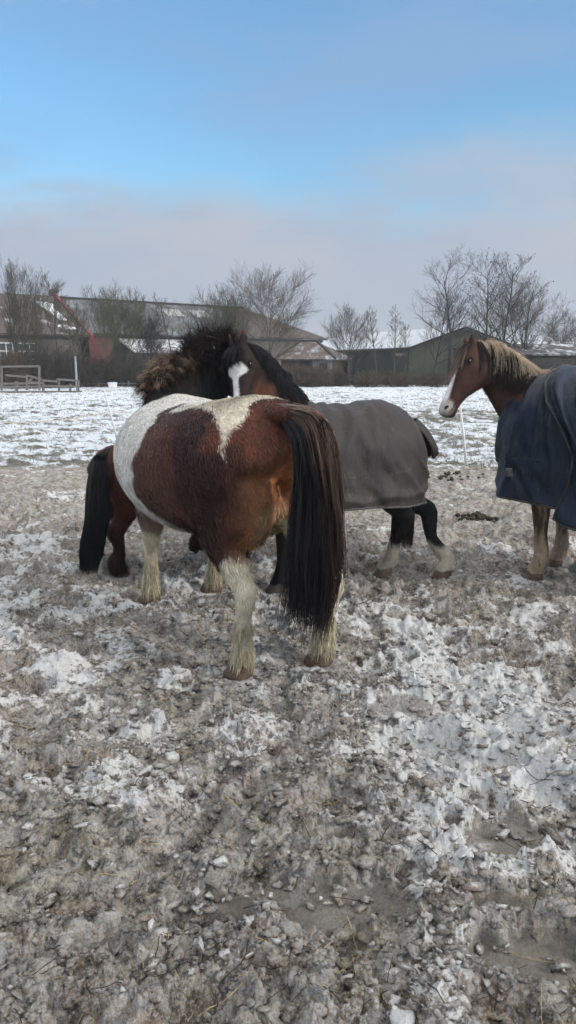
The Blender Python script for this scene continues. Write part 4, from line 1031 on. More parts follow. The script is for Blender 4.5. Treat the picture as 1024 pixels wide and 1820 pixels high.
# ================= grey-blanket pony
M_BL_GREY = cloth_material('grey_turnout_fabric', (.027, .023, .023), (.046, .039, .040), (.080, .064, .050), .35, .56, .22)
M_BL_NAVY = cloth_material('navy_turnout_fabric', (.005, .011, .026), (.009, .020, .042), (.045, .045, .042), .4, .5, -.10)
M_BIND_G = simple('binding_grey', (.06, .058, .06), (.10, .095, .095), 30, .7)
M_BIND_N = simple('binding_navy', (.02, .024, .03), (.075, .065, .055), 14, .7)
M_REFL = simple('reflective_patch', (.06, .068, .075), (.09, .10, .11), 12, .35, .6)
def hem_binding(name, G, mat, parent, r=.008):
    mb = MB(); 
    for pts in (G[:, 0], G[:, -1]): mb.tube([tuple(p) for p in pts[::2]], r, 6)
    return mb.build(name, mat, parent, True)
def dress_grey(h):
    H = h.H
    rings = [(.575, .82, .02, .70, .53), (.56, .87, .11, .72, .52), (.52, .92, .175, .74, .515), (.45, .98, .225, .76, .51), (.34, 1.02, .25, .77, .50), (.22, 1.015, .275, .75, .495), (.08, .985, .285, .73, .49), (-.08, .985, .285, .72, .49),
             (-.22, 1.01, .275, .73, .485), (-.30, 1.01, .262, .75, .48), (-.40, .962, .24, .745, .475), (-.465, .895, .20, .71, .475), (-.515, .79, .14, .66, .475), (-.54, .68, .02, .60, .48)]
    def wr(f):
        x, y, z = f[:, 0]/H, f[:, 1]/H, f[:, 2]/H
        w = 0
        # tension folds running down and back from the withers
        for k, (x0, sl, wd, am) in enumerate(((.20, .95, .016, .040), (.10, .70, .014, .040), (.02, .50, .014, .034), (.30, 1.2, .016, .036), (-.08, .34, .015, .026), (-.20, .25, .018, .018), (.00, -.5, .014, .02))):
            dd = x - (x0 + sl*(1.02-z)) + (fbm2(z*6, y*0+k, 2, k+3)-.5)*.05
            w = w + am*np.exp(-(dd/wd)**2)*sstep(1.02, .97, z)*sstep(.66, .84, z)
        w = w + .013*np.exp(-((z-.52+.10*(x+.2)+ (fbm2(x*5, y, 2, 9)-.5)*.1)/.022)**2)*(y > 0)
        w = w - .02*sstep(.56, .40, z)*sstep(-.1, -.5, x)
        return w
    G = blanket_surface(h, rings, off=.006, fold=.016, seed=5, wr=wr)
    b = grid_obj('blanket', G, M_BL_GREY, h.root)
    hem_binding('binding', G, M_BIND_G, b)
    mb = MB()
    for j in (20, 69): mb.tube([tuple(q) for q in G[8:-6:2, j]], .0035, 5)
    for i in (52, 80): mb.tube([tuple(q) for q in G[i, 2:-2:2]], .0030, 5)
    mb.build('seam', M_BIND_G, b, True)
    # dirty stripe band along the hem
    # tail flap standing off the rump
    Pn = [h.px(740, 744, 5.0), h.px(759, 764, 5.02), h.px(772, 786, 5.03), h.px(779, 806, 5.04)]
    Y0 = h.w2l(h.O+np.array((.25, -1.0, 0))); rows = []
    for p, w in zip(Pn, (.075, .085, .075, .035)):
        a = np.linspace(-1, 1, 13); rows.append([np.array(p) + Y0*w*k + h.w2l(h.O+np.array((-1, -.2, -.55)))*(.055*k*k) for k in a])
    Gf = crom(np.array(rows).reshape(4, -1), np.linspace(0, 3, 14)).reshape(14, 13, 3)
    f = grid_obj('tail_flap', Gf, M_BL_GREY, b, .012)
    # tail below the hem
    P = lambda *a: h.px(*a)
    Pn, u, v, t = bundle(h, [P(700, 820, 5.0), P(697, 900, 4.98), P(694, 972, 4.98)], [P(735, 820, 5.05), P(737, 900, 5.02), P(733, 974, 5.0)], 1500, 10, .03, 31, .012, (.75, 1.02))
    hair_locks('tail', Pn, np.full(len(u), .0019), np.array([[.012, .011, .013]])*np.exp(np.random.default_rng(3).normal(0, .3, (len(u), 1))), h.root)
    def ln(p):
        z = p[:, 2]/H; t_, d, l_ = h.head_coords(p); inh = (t_ > -.1) & (t_ < 1.1) & (np.abs(l_) < .3) & (np.abs(d) < .5)
        return np.where(inh, .009+.010*sstep(-.15, -.3, d), .013 + .018*sstep(.24, .1, z)*sstep(.03, .09, z))
    h.fur(70000, ln, 2, .0019, .25, .35)
    g = np.random.default_rng(21)
    # mane over the crest, falling to the far right side
    cr = path([h.px(*q) for q in ((440, 612, 4.86), (462, 622, 4.87), (488, 655, 4.86), (508, 690, 4.82), (535, 722, 4.78))], 100)
    n = 200; u = g.random(n); base = cr[(u*99).astype(int)] + g.normal(0, .012, (n, 3))
    for i in range(n): base[i] = np.array(h.bvh.find_nearest(Vector(base[i]))[0])
    d = h.w2l(h.O+np.array((.9, -.25, .25)))[None] + g.normal(0, .25, (n, 3))
    d[::3] += h.w2l(h.O+np.array((-.6, -1.1, 0)))
    M = h.grow(base, d, g.uniform(.12, .22, n), 12, .75, .06, 7, 22, push=.012); M = h.scatter(M, 34, .008, 23)
    hair_locks('mane', M, np.full(len(M), .0016), np.array([[.010, .010, .013]])*np.exp(g.normal(0, .35, (len(M), 1))), h.root)
    # forelock between the ears down the forehead
    n = 34; base = np.array([h.hl(g.uniform(-.02, .08), .17, g.normal(0, .05)) for _ in range(n)])
    for i in range(n): base[i] = np.array(h.bvh.find_nearest(Vector(base[i]))[0])
    P_, ax, D, S, L = h.hf
    d = np.tile(ax*.9+D*.7, (n, 1)) + S[None]*g.normal(.35, .5, (n, 1)) + g.normal(0, .15, (n, 3))
    M = h.grow(base, d, g.uniform(.08, .15, n), 9, .2, .2, 12, 24, push=.005); M = h.scatter(M, 24, .006, 25)
    hair_locks('forelock', M, np.full(len(M), .0014), np.array([[.011, .010, .013]])*np.exp(g.normal(0, .35, (len(M), 1))), h.root)
    h.eye(1); h.eye(-1); h.nostril(1); h.nostril(-1)
dress_grey(h_grey)

# ================= small pony
def dress_small(h):
    P = lambda *a: h.px(*a)
    left = [P(188, 800, 4.90), P(168, 815, 4.86), P(157, 860, 4.84), P(153, 920, 4.84), P(146, 965, 4.86), P(143, 1012, 4.90)]
    right = [P(196, 796, 4.92), P(190, 815, 4.84), P(193, 870, 4.82), P(195, 920, 4.84), P(186, 965, 4.86), P(172, 1015, 4.90)]
    Pn, u, v, t = bundle(h, left, right, 3600, 14, .06, 41, .018)
    g = np.random.default_rng(4)
    hair_locks('tail', Pn, np.full(len(u), .0021), np.array([[.012, .013, .015]])*np.exp(g.normal(0, .35, (len(u), 1))), h.root)
    H = h.H
    def ln(p): return .024+.03*sstep(.30, .12, p[:, 2]/H)
    h.fur(60000, ln, 3, .0020, .35, .5)
    cr = path([(.30*H, 0, .99*H), (.48*H, 0, 1.07*H), (.62*H, -.02*H, 1.10*H), (.76*H, -.05*H, 1.13*H)], 60); n = 90; u = g.random(n); base = cr[(u*59).astype(int)]
    for i in range(n): base[i] = np.array(h.bvh.find_nearest(Vector(base[i]))[0])
    M = h.grow(base, np.tile([[0, 1.0, .4]], (n, 1))*g.choice([1, -1], (n, 1)) + [[0, 0, .5]], g.uniform(.12, .2, n), 9, .7, .1, 8, 27, push=.008); M = h.scatter(M, 16, .008, 28)
    hair_locks('mane', M, np.full(len(M), .002), np.array([[.013, .012, .013]])*np.ones((len(M), 1)), h.root)
    h.eye(1); h.eye(-1); h.nostril(1); h.nostril(-1)
dress_small(h_small)

# ================= navy-blanket horse
def dress_navy(h):
    H = h.H
    rings = [(.505, .76, .02, .64, .425), (.49, .81, .12, .67, .420), (.455, .86, .185, .70, .418), (.40, .92, .235, .74, .416), (.32, .985, .265, .77, .415), (.23, 1.025, .28, .76, .41), (.10, .985, .292, .73, .40), (-.08, .98, .29, .72, .39),
             (-.22, 1.02, .28, .73, .38), (-.34, 1.03, .265, .75, .375), (-.44, .985, .25, .745, .37), (-.515, .90, .21, .72, .37), (-.555, .80, .15, .66, .375), (-.572, .70, .02, .60, .38)]
    def wr(f):
        x, y, z = f[:, 0]/H, f[:, 1]/H, f[:, 2]/H; w = 0
        for k, (x0, sl, wd, am) in enumerate(((.33, .22, .013, .050), (.28, .06, .012, .055), (.235, -.08, .013, .055), (.18, -.22, .013, .050), (.40, .34, .013, .036), (.12, -.36, .014, .045), (.04, -.48, .014, .045))):
            dd = x - (x0 + sl*(1.02-z)) + (fbm2(z*5, y*0+k, 2, k+13)-.5)*.07
            w = w + am*np.exp(-(dd/wd)**2)*sstep(1.04, .95, z)*sstep(.42, .60, z)
        return w
    G = blanket_surface(h, rings, off=.008, fold=.020, seed=15, wr=wr)
    b = grid_obj('blanket', G, M_BL_NAVY, h.root); hem_binding('binding', G, M_BIND_N, b)
    mb = MB()
    for j in (17, 72): mb.tube([tuple(q) for q in G[3:40:2, j]], .0035, 5)
    for i in (34,): mb.tube([tuple(q) for q in G[i, 2:40:2]], .0030, 5)
    mb.build('seam', M_BIND_N, b, True)
    # main body panel lying over the shoulder panel, hem hanging lower
    rr = [(.265, 1.035, .290, .76, .36), (.20, 1.018, .293, .755, .335), (.10, .99, .298, .73, .325), (-.08, .985, .297, .72, .325), (-.22, 1.022, .276, .73, .33), (-.34, 1.047, .256, .75, .335)]
    G2 = blanket_surface(h, rr, sub=10, off=.024, fold=.020, seed=15, wr=wr)
    # front edge swings back towards the bottom
    zz = G2[..., 2]/H; G2[..., 0] -= (.30*sstep(1.0, .62, zz)-.13*sstep(.62, .33, zz))*H*np.linspace(1, 0, G2.shape[0])[:, None]*.62
    f = grid_obj('side_panel', G2, M_BL_NAVY, b); hem_binding('binding', G2, M_BIND_N, f)
    mb = MB(); mb.tube([tuple(p) for p in G2[0, ::3]], .006, 6); mb.build('panel_seam', M_BIND_N, f, True)
    # reflective patch near the chest hem, on the blanket surface
    from mathutils import bvhtree
    dgV = G.reshape(-1, 3); m_, n_, _ = G.shape; idx = np.arange(m_*n_).reshape(m_, n_)
    q = np.stack([idx[:-1, :-1], idx[:-1, 1:], idx[1:, 1:], idx[1:, :-1]], -1).reshape(-1, 4)
    bv = BVHTree.FromPolygons([tuple(v) for v in dgV], [tuple(int(k) for k in r) for r in q])
    o = Vector(h.w2l((0, 0, 1.5))); g6 = []
    for py in np.linspace(832, 848, 5):
        row = []
        for px in np.linspace(897, 911, 6):
            e = Vector(h.px(px, py, 8)); d_ = (e-o).normalized(); r = bv.ray_cast(o, d_)
            row.append(np.array(r[0] if r[0] is not None else h.px(px, py, 5.0)) - np.array(d_)*.007)
        g6.append(row)
    grid_obj('reflective_patch', np.array(g6), M_REFL, b, .003)
    def ln(p):
        z = p[:, 2]/H; t_, d, l_ = h.head_coords(p); inh = (t_ > -.1) & (t_ < 1.1) & (np.abs(l_) < .3) & (np.abs(d) < .5)
        return np.where(inh, .009+.022*sstep(-.17, -.28, d)*(t_ < .7), .013 + .014*sstep(.42, .1, z)*sstep(.03, .09, z))
    h.fur(80000, ln, 4, .0019, .25, .4)
    g = np.random.default_rng(51)
    P_, ax, D, S, L = h.hf
    cps = [h.px(*q) for q in ((850, 600, 5.18), (872, 605, 5.2), (905, 614, 5.22), (935, 634, 5.2), (962, 655, 5.17), (972, 660, 5.16))]
    cr = path(cps, 160)
    near = h.w2l(h.O+np.array((.12, -1.0, 0)))
    def roots(n, lo, hi, jit):
        u = g.uniform(lo, hi, n); b_ = cr[(u*159).astype(int)] + g.normal(0, jit, (n, 3))
        for i in range(n): b_[i] = np.array(h.bvh.find_nearest(Vector(b_[i]))[0])
        return u, b_
    # dark underlayer
    n = 150; u, base = roots(n, .02, 1, .012)
    d = near[None]*.9 + np.array([[0, 0, .1]]) + g.normal(0, .2, (n, 3))
    M = h.grow(base, d, g.uniform(.20, .36, n), 13, .8, .06, 7, 52, push=.010); M = h.scatter(M, 26, .009, 53)
    hair_locks('mane_underlayer', M, np.full(len(M), .0016), np.array([[.022, .015, .014]])*np.exp(g.normal(0, .4, (len(M), 1))), h.root)
    # flaxen locks: swept back over the crest and down the near side
    n = 95; u, base = roots(n, .0, 1, .014)
    back = h.w2l(h.O+np.array((1.0, -.1, .22)))
    d = back[None]*g.uniform(.2, 1.3, (n, 1)) + near[None]*g.uniform(.3, 1.3, (n, 1)) + np.array([[0, 0, .25]]) + g.normal(0, .15, (n, 3))
    M = h.grow(base, d, g.uniform(.10, .30, n)*(1-.25*u), 13, .75, .10, 8, 54, push=.018); M = h.scatter(M, 34, .012, 55)
    K = 13; tt = np.linspace(0, 1, K)[None, :, None]; tone = np.exp(g.normal(0, .25, (len(M), 1, 1)))
    c = (np.array([.36, .25, .17])*(1-tt) + np.array([.58, .48, .37])*tt)*tone
    hair_locks('mane', M, np.full(len(M), .0012), c, h.root)
    # rest of the long mane lying at the withers
    # forelock, dark at the root and pale at the tip, hanging in front of the face
    n = 90; base = np.array([h.hl(g.uniform(-.03, .08), .16, g.normal(0, .06)) for _ in range(n)])
    for i in range(n): base[i] = np.array(h.bvh.find_nearest(Vector(base[i]))[0])
    d = np.tile(ax*1.3+D*.55, (n, 1)) + S[None]*g.normal(0, .25, (n, 1)) + g.normal(0, .12, (n, 3))
    M = h.grow(base, d, g.uniform(.14, .27, n), 11, .55, .07, 8, 56, push=.006); M = h.scatter(M, 26, .008, 57)
    tt = np.linspace(0, 1, 11)[None, :, None]; c = (np.array([.05, .034, .028])*(1-tt**1.5) + np.array([.34, .25, .20])*tt**1.5)*np.exp(g.normal(0, .3, (len(M), 1, 1)))
    hair_locks('forelock', M, np.full(len(M), .0013), c, h.root)
    h.eye(1); h.eye(-1); h.nostril(1); h.nostril(-1)
dress_navy(h_navy)
# ================================================================ BUILDINGS
def xy(v): return Vector((v.x, v.y, 0))
def roof_material(name, c1, c2, rows=3.2, snow=.5, snowc=(.62, .66, .72), along=1.0):
    m = NT(name); co_ = m.coord('Object')
    br = m.n('ShaderNodeTexBrick'); m.L(co_, br.inputs['Vector']); br.inputs['Scale'].default_value = rows
    br.inputs['Color1'].default_value = (*c1, 1); br.inputs['Color2'].default_value = (*c2, 1); br.inputs['Mortar'].default_value = (*[x*.45 for x in c1], 1)
    br.inputs['Mortar Size'].default_value = .03; br.inputs['Row Height'].default_value = .55; br.inputs['Brick Width'].default_value = .7
    c = m.mix(m.noise(1.1, 5, .6, co_), br.outputs['Color'], tuple(x*.6 for x in c2))
    f = m.math('ADD', m.math('MULTIPLY', m.noise(.9, 6, .68, co_), .8), m.math('MULTIPLY', m.noise(5, 5, .7, m.coord('Object', (1, .5, 1))), .45))
    c = m.mix(m.ramp(f, [(1.02-snow*.9, 0), (1.16-snow*.9, .85)]), c, snowc)
    m.set(Base_Color=c, Roughness=.85, Normal=m.bump(br.outputs['Fac'], .4, -.02)); return m.m
M_TILE = roof_material('dark_roof_tiles', (.070, .058, .055), (.11, .09, .085), 3.0, .36)
M_SLATE = roof_material('grey_roof_sheets', (.075, .078, .088), (.11, .115, .125), 1.6, .46, (.20, .22, .26))
M_HIPT = roof_material('brown_roof_tiles', (.078, .060, .053), (.105, .080, .070), 3.0, .28)
M_LEAN = roof_material('mossy_snowy_tiles', (.12, .10, .08), (.2, .16, .13), 2.5, .58, (.62, .63, .66))
M_SHEDR = roof_material('shed_tiles', (.17, .12, .105), (.24, .18, .16), 3.0, .47, (.60, .64, .70))
M_SNOWR = roof_material('snowy_sheet_roof', (.30, .32, .35), (.42, .44, .48), 1.0, .78)
M_RED = simple('red_brick', (.11, .038, .036), (.15, .055, .05), 6, .85)
M_VERGE = simple('red_verge', (.20, .04, .045), (.26, .06, .065), 3, .7)
M_WALL = simple('dark_render', (.075, .068, .064), (.12, .11, .10), 1.6, .9)
M_SNOW = simple('settled_snow', (.72, .74, .78), (.82, .84, .87), 5, .7, .3, .3)
M_WFR = simple('white_window_frame', (.55, .56, .56), (.66, .66, .66), 6, .6)
M_GLASS = simple('dark_window_glass', (.03, .035, .04), (.06, .07, .075), 2, .12, .6, 0)
M_PLANK = simple('weathered_planks', (.12, .085, .07), (.20, .15, .13), 5, .85, .25, .3, None, (6, 6, .4))
M_PALE = simple('pale_cladding', (.26, .245, .225), (.34, .32, .295), 4, .85)
M_DKGREEN = simple('dark_green_sheet', (.028, .036, .030), (.05, .06, .048), 1.2, .8, .25, .3, None, (8, 8, .3))
M_GREEN = simple('faded_green_sheet', (.10, .115, .085), (.15, .165, .125), .8, .8, .25, .3, None, (8, 8, .3))
M_DKBROWN = simple('dark_tarred_boards', (.035, .028, .028), (.065, .052, .050), 1.3, .9, .2, .3, None, (6, 6, .4))
M_METAL = simple('galvanised', (.25, .26, .27), (.36, .37, .38), 8, .5, .5)
M_RAIL = simple('weathered_rails', (.12, .11, .10), (.22, .20, .185), 9, .9, .2, .3)
M_TRIM = simple('dark_trim', (.03, .03, .032), (.05, .05, .05), 5, .8)

def part_frame(name, label, cat, origin, rz, group=None):
    return tag(empty(name, origin, rz), label, cat, group)
def quad_roof(name, pts, mat, parent, th=.14):
    mb = MB(); mb.slab(pts, th); return mb.build(name, mat, parent)
def window(parent, x, y, z, w, h, nx=2, nz=2, fr=.07, wallface=-1):
    """window set in a wall whose face is at local y, looking to -y"""
    mb = MB(); mb.box((x, y-.03, z), (w, .06, h)); f = mb.build('window', M_WFR, parent)
    pw, ph = (w-fr*(nx+1))/nx, (h-fr*(nz+1))/nz; mb = MB()
    for i in range(nx):
        for j in range(nz):
            mb.box((x-w/2+fr+pw/2+i*(pw+fr), y-.062, z-h/2+fr+ph/2+j*(ph+fr)), (pw, .02, ph))
    mb.build('pane', M_GLASS, f); return f

def build_farm():
    A = at(95, 533, 62); B = at(432, 549, 74); e = (xy(B)-xy(A)); L = e.length; rz = math.atan2(e.y, e.x); zr = 6.85
    # farmhouse to the left of A
    fh = part_frame('farmhouse', 'brown tiled farmhouse with white windows and a red gable edge, left of the long barn', 'house', xy(A), rz)
    W2, ze = 6.6, 3.55; Lh = 15
    mb = MB(); mb.box((-Lh/2-.3, 0, ze/2-.05), (Lh-.6, 2*W2-1.0, ze+.1)); mb.build('wall', M_WALL, fh)
    mb = MB(); mb.quadmesh([(-.35, -W2+.55, ze), (-.35, W2-.55, ze), (-.35, 0, zr-.2), (-.6, -W2+.55, ze), (-.6, W2-.55, ze), (-.6, 0, zr-.2)], [(0, 1, 2), (5, 4, 3), (0, 3, 4, 1), (1, 4, 5, 2), (2, 5, 3, 0)]); mb.build('gable', M_RED, fh)
    mb = MB(); mb.slab([(-Lh, -W2, ze), (0, -W2, ze), (0, 0, zr), (-Lh, 0, zr)], .15); mb.slab([(0, W2, ze), (-Lh, W2, ze), (-Lh, 0, zr+.003), (0, 0, zr+.003)], .15)
    rf = mb.build('roof', M_TILE, fh)
    mb = MB(); mb.bar((.12, -W2-.1, ze-.15), (.12, 0, zr+.05), .24, .34); mb.bar((.12, W2+.1, ze-.15), (.12, .02, zr+.05), .24, .34); mb.build('verge', M_VERGE, rf)
    mb = MB(); mb.tube([(.1, .3, zr-.3), (.1, .3, zr+.45), (.1, .3, zr+.62)], [.33, .30, .06], 12); mb.build('chimney', M_WALL, rf, True)
    # melting snow left by the verge in steps, two skylights
    sl = (zr-ze)/W2; nrm = .06
    mb = MB()
    for i in range(10):
        t = .20+i*.047; yy = -W2*(t); zz = zr-(zr-ze)*t; w = .95-.03*i+random.uniform(-.12, .12)
        mb.slab([(-1.5-w*.5+i*.05, yy-.26, zz-.26*sl+nrm), (-1.5+w*.5+i*.05, yy-.26, zz-.26*sl+nrm), (-1.5+w*.5+i*.05, yy, zz+nrm), (-1.5-w*.5+i*.05, yy, zz+nrm)], .05)
    for i, (x0, t, w) in enumerate(((-.95, .24, .6), (-1.5, .78, 1.0), (-1.2, .83, 1.3))):
        yy = -W2*t; zz = zr-(zr-ze)*t; mb.slab([(x0-w/2, yy-.3, zz-.3*sl+nrm), (x0+w/2, yy-.3, zz-.3*sl+nrm), (x0+w/2*.8, yy, zz+nrm), (x0-w/2*.8, yy, zz+nrm)], .05)
    mb.build('melting_snow', M_SNOW, rf)
    for x0 in (-2.7, -5.3, -9.5):
        t = .68; yy = -W2*t; zz = zr-(zr-ze)*t+.08; mb = MB(); mb.slab([(x0-.35, yy-.5, zz-.5*sl), (x0+.35, yy-.5, zz-.5*sl), (x0+.35, yy, zz), (x0-.35, yy, zz)], .1); mb.build('skylight', M_METAL, rf)
    for x0 in (-4.7, -6.4, -9.6, -12): window(fh, x0, -W2+.5, 2.05, 1.5, 1.75, 3, 3)
    mb = MB(); mb.box((-7.9, -W2+.46, 1.1), (1.0, .08, 2.1)); mb.build('door', M_WFR, fh)
    # long barn to the right with a hipped end
    bn = part_frame('barn', 'long grey-roofed brick barn with a hipped brown tiled end, patchy snow on the roof', 'barn', xy(A), rz)
    W, zb, hipL = 6.2, 3.75, 5.6
    x1 = L; x2 = L+hipL; z1 = zr-.12
    mb = MB(); mb.slab([(.25, -W, zb), (x2, -W, zb), (x1, 0, z1), (.25, 0, z1)], .13); mb.slab([(x2, W, zb), (.25, W, zb), (.25, 0, z1+.003), (x1, 0, z1+.003)], .13); rf = mb.build('roof', M_SLATE, bn)
    mb = MB(); mb.slab([(x2+.02, -W, zb+.01), (x2+.02, W, zb+.01), (x1, 0, z1+.01)], .13); mb.build('hip_end', M_HIPT, rf)
    # brown tiled last stretch of the front slope
    mb = MB(); k = .62; mb.slab([(x1*k+2, -W-.01, zb+.045), (x2-.05, -W-.01, zb+.045), (x1-.02, -.02, z1+.045), (x1*k+5, -.02, z1+.045)], .03); mb.build('tiled_stretch', M_HIPT, rf)
    mb = MB(); mb.bar((.2, 0, z1+.05), (x1, 0, z1+.05), .35, .14); mb.build('ridge_cap', M_TRIM, rf)
    sl = (z1-zb)/W
    for i in range(15):
        x0 = 8.2+i*.95; ya, yb_ = -1.2, -2.6
        if i == 7: continue
        mb = MB(); za, zb_ = z1+sl*ya+.05, z1+sl*yb_+.05; mb.slab([(x0, yb_, zb_), (x0+.88, yb_, zb_), (x0+.88, ya, za), (x0, ya, za)], .05); mb.build('roof_panel', M_METAL if i % 3 else M_SLATE, rf)
    mb = MB(); mb.box((x2/2+.2, 0, zb/2-.06), (x2-.8, 2*W-1.0, zb-.1)); mb.build('wall', M_WALL, bn)
    mb = MB(); mb.slab([(.3, -W+.44, .05), (2.6, -W+.44, .05), (2.0, -W+.44, zb-.2), (.3, -W+.44, zb-.2)], .05); mb.build('brick_panel', M_RED, bn)
    # lean-to along the front, broken snow on its tiles
    mb = MB(); mb.slab([(2.6, -W-2.6, 2.35), (x1*.75, -W-2.6, 2.35), (x1*.75, -W+.3, 3.4), (2.6, -W+.3, 3.4)], .12); lt = mb.build('lean_to_roof', M_LEAN, bn)
    mb = MB(); mb.box((x1*.375+1.3, -W-1.2, 1.12), (x1*.75-3.2, 2.0, 2.2)); mb.build('lean_to_wall', M_WALL, bn)
    mb = MB(); g = random.Random(5)
    for i in range(70):
        x0 = g.uniform(2.8, x1*.7); t = g.random()**.6; yy = -W-2.5+2.4*(1-t)*1.0; zz = 2.38+1.05*(yy+W+2.6)/2.9; w = g.uniform(.15, .55)
        mb.slab([(x0, yy, zz+.05), (x0+w, yy, zz+.05), (x0+w*.8, yy+.3, zz+.16), (x0+w*.1, yy+.28, zz+.15)], .05)
    mb.build('snow_lumps', M_SNOW, lt)['kind'] = 'stuff'
    mb = MB(); mb.tube([(6.0, -W-2.7, .1), (6.0, -W-2.7, 2.3)], .06, 8); mb.build('downpipe', M_GREEN, bn)
build_farm()

def build_small_shed():
    F1 = xy(at(498, 660, 50)); F2 = xy(at(593, 660, 49)); e = F2-F1; L = e.length; rz = math.atan2(e.y, e.x)-.06
    r = part_frame('garden_shed', 'small wooden shed with a hipped tiled roof half covered in snow', 'shed', F1, rz)
    D = 4.2; z0 = 1.75; z1 = 2.95; ov = .25
    mb = MB(); mb.box((L/2, D/2, z0/2), (L-.1, D-.1, z0)); mb.build('wall', M_PLANK, r)
    mb = MB(); a, b, c, d = (-ov, -ov, z0), (L+ov, -ov, z0), (L+ov, D+ov, z0), (-ov, D+ov, z0); p, q = (.75, D/2, z1), (L*.52, D/2, z1)
    mb.slab([a, b, q, p], .09); mb.slab([b, c, q], .09); mb.slab([c, d, p, q], .09); rf = mb.build('roof', M_SHEDR, r)
    mb = MB(); mb.slab([d, a, p], .09); mb.build('snowy_slope', M_SNOWR, rf)
    mb = MB()
    for u, v in ((a, p), (b, q), (p, q)): mb.bar(Vector(u)+Vector((0, 0, .04)), Vector(v)+Vector((0, 0, .04)), .14, .10)
    mb.build('ridge_tiles', M_HIPT, rf)
    mb = MB(); mb.box((L*.80, .01, z0*.52), (L*.36, .06, z0*.95)); cl = mb.build('cladding', M_PALE, r)
    mb = MB(); mb.box((L*.83, -.03, z0*.74), (.55, .04, .42)); mb.build('window', M_GLASS, r)
    mb = MB(); mb.box((L*.48, -.01, z0*.47), (.62, .07, z0*.9)); dr = mb.build('door', M_DKBROWN, r); mb = MB(); mb.box((L*.48+.22, -.06, z0*.47), (.05, .05, .14)); mb.build('handle', M_METAL, dr)
    mb = MB(); mb.box((L*.2, -.01, z0*.72), (.6, .05, .36)); mb.build('window', M_GLASS, r)
build_small_shed()

def build_green_barn():
    E1 = xy(at(727, 620, 52)); E2 = xy(at(917, 620, 52)); L = (E2-E1).length
    r = part_frame('green_barn', 'pale green sheet-metal gable barn with a snowy roof behind the dark lean-to', 'barn', E1, 0)
    ze = at(727, 620, 52).z; za = at(822, 585, 52).z; sk = -.50; D = 14
    def P(x, y, z): return (x+sk*y, y, z)
    mb = MB(); mb.quadmesh([P(0, 0, 0), P(L, 0, 0), P(L, 0, ze), P(L/2, 0, za), P(0, 0, ze), P(0, D, 0), P(L, D, 0), P(L, D, ze), P(L/2, D, za), P(0, D, ze)],
        [(0, 1, 2, 3, 4), (9, 8, 7, 6, 5), (0, 4, 9, 5), (1, 6, 7, 2)]); mb.build('wall', M_GREEN, r)
    mb = MB(); mb.slab([P(-.15, -.2, ze+.03), P(L/2, -.2, za+.12), P(L/2, D+.3, za+.12), P(-.15, D+.3, ze+.03)], -.07); mb.slab([P(L+.15, -.2, ze+.03), P(L+.15, D+.3, ze+.03), P(L/2+.005, D+.3, za+.123), P(L/2+.005, -.2, za+.123)], .07); rf = mb.build('roof', M_SNOWR, r)
    mb = MB(); mb.bar(P(-.15, -.24, ze+.05), P(L/2, -.24, za+.12), .1, .12); mb.bar(P(L/2, -.24, za+.12), P(L+.15, -.24, ze+.05), .1, .12); mb.build('barge_board', M_TRIM, rf)
    mb = MB(); mb.box((L*.52, -.04, 1.25), (2.2, .06, 2.5)); mb.build('door', M_DKGREEN, r)
    E1 = xy(at(630, 627, 51)); E2 = xy(at(726, 620, 51)); L = (E2-E1).length
    s = part_frame('dark_lean_to', 'dark green windowless lean-to joined to the left of the green barn', 'shed', E1, 0)
    z0 = at(630, 627, 51).z; z1 = at(726, 619, 51).z
    mb = MB(); mb.quadmesh([(0, 0, 0), (L, 0, 0), (L, 0, z1), (0, 0, z0), (0, 6, 0), (L, 6, 0), (L, 6, z1), (0, 6, z0)], [(0, 1, 2, 3), (7, 6, 5, 4), (0, 3, 7, 4), (1, 5, 6, 2)]); mb.build('wall', M_DKGREEN, s)
    mb = MB(); mb.slab([(-.15, -.15, z0+.08), (L+.05, -.15, z1+.08), (L+.05, 6.2, z1+.08), (-.15, 6.2, z0+.08)], .07); mb.build('roof', M_TRIM, s)
    mb = MB(); mb.box((L*.82, -.03, z1-.42), (.55, .06, .2)); mb.box((L*.92, -.03, z1-.40), (.35, .06, .14)); mb.build('vent', M_PALE, s)
build_green_barn()

def build_long_shed():
    E1 = xy(at(893, 620, 47)); E2 = xy(at(1110, 620, 49)); e = E2-E1; L = e.length; rz = math.atan2(e.y, e.x)
    r = part_frame('long_low_shed', 'long dark-boarded shed with a low snow-streaked roof at the right edge', 'shed', E1, rz)
    mb = MB(); mb.box((L/2, 3, 1.02), (L, 6, 2.05)); mb.build('wall', M_DKBROWN, r)
    mb = MB(); mb.slab([(-.3, -.3, 2.06), (L+.3, -.3, 2.06), (L+.3, 3, 2.75), (-.3, 3, 2.75)], .1); mb.slab([(L+.3, 6.3, 2.06), (-.3, 6.3, 2.06), (-.3, 3, 2.753), (L+.3, 3, 2.753)], .1); mb.build('roof', roof_material('dark_sheet_roof_snow_streaks', (.055, .05, .055), (.09, .08, .085), 1.2, .44), r)
    mb = MB(); mb.box((L*.35, -.03, 1.1), (2.0, .05, 1.9)); mb.build('door', M_TRIM, r)
build_long_shed()

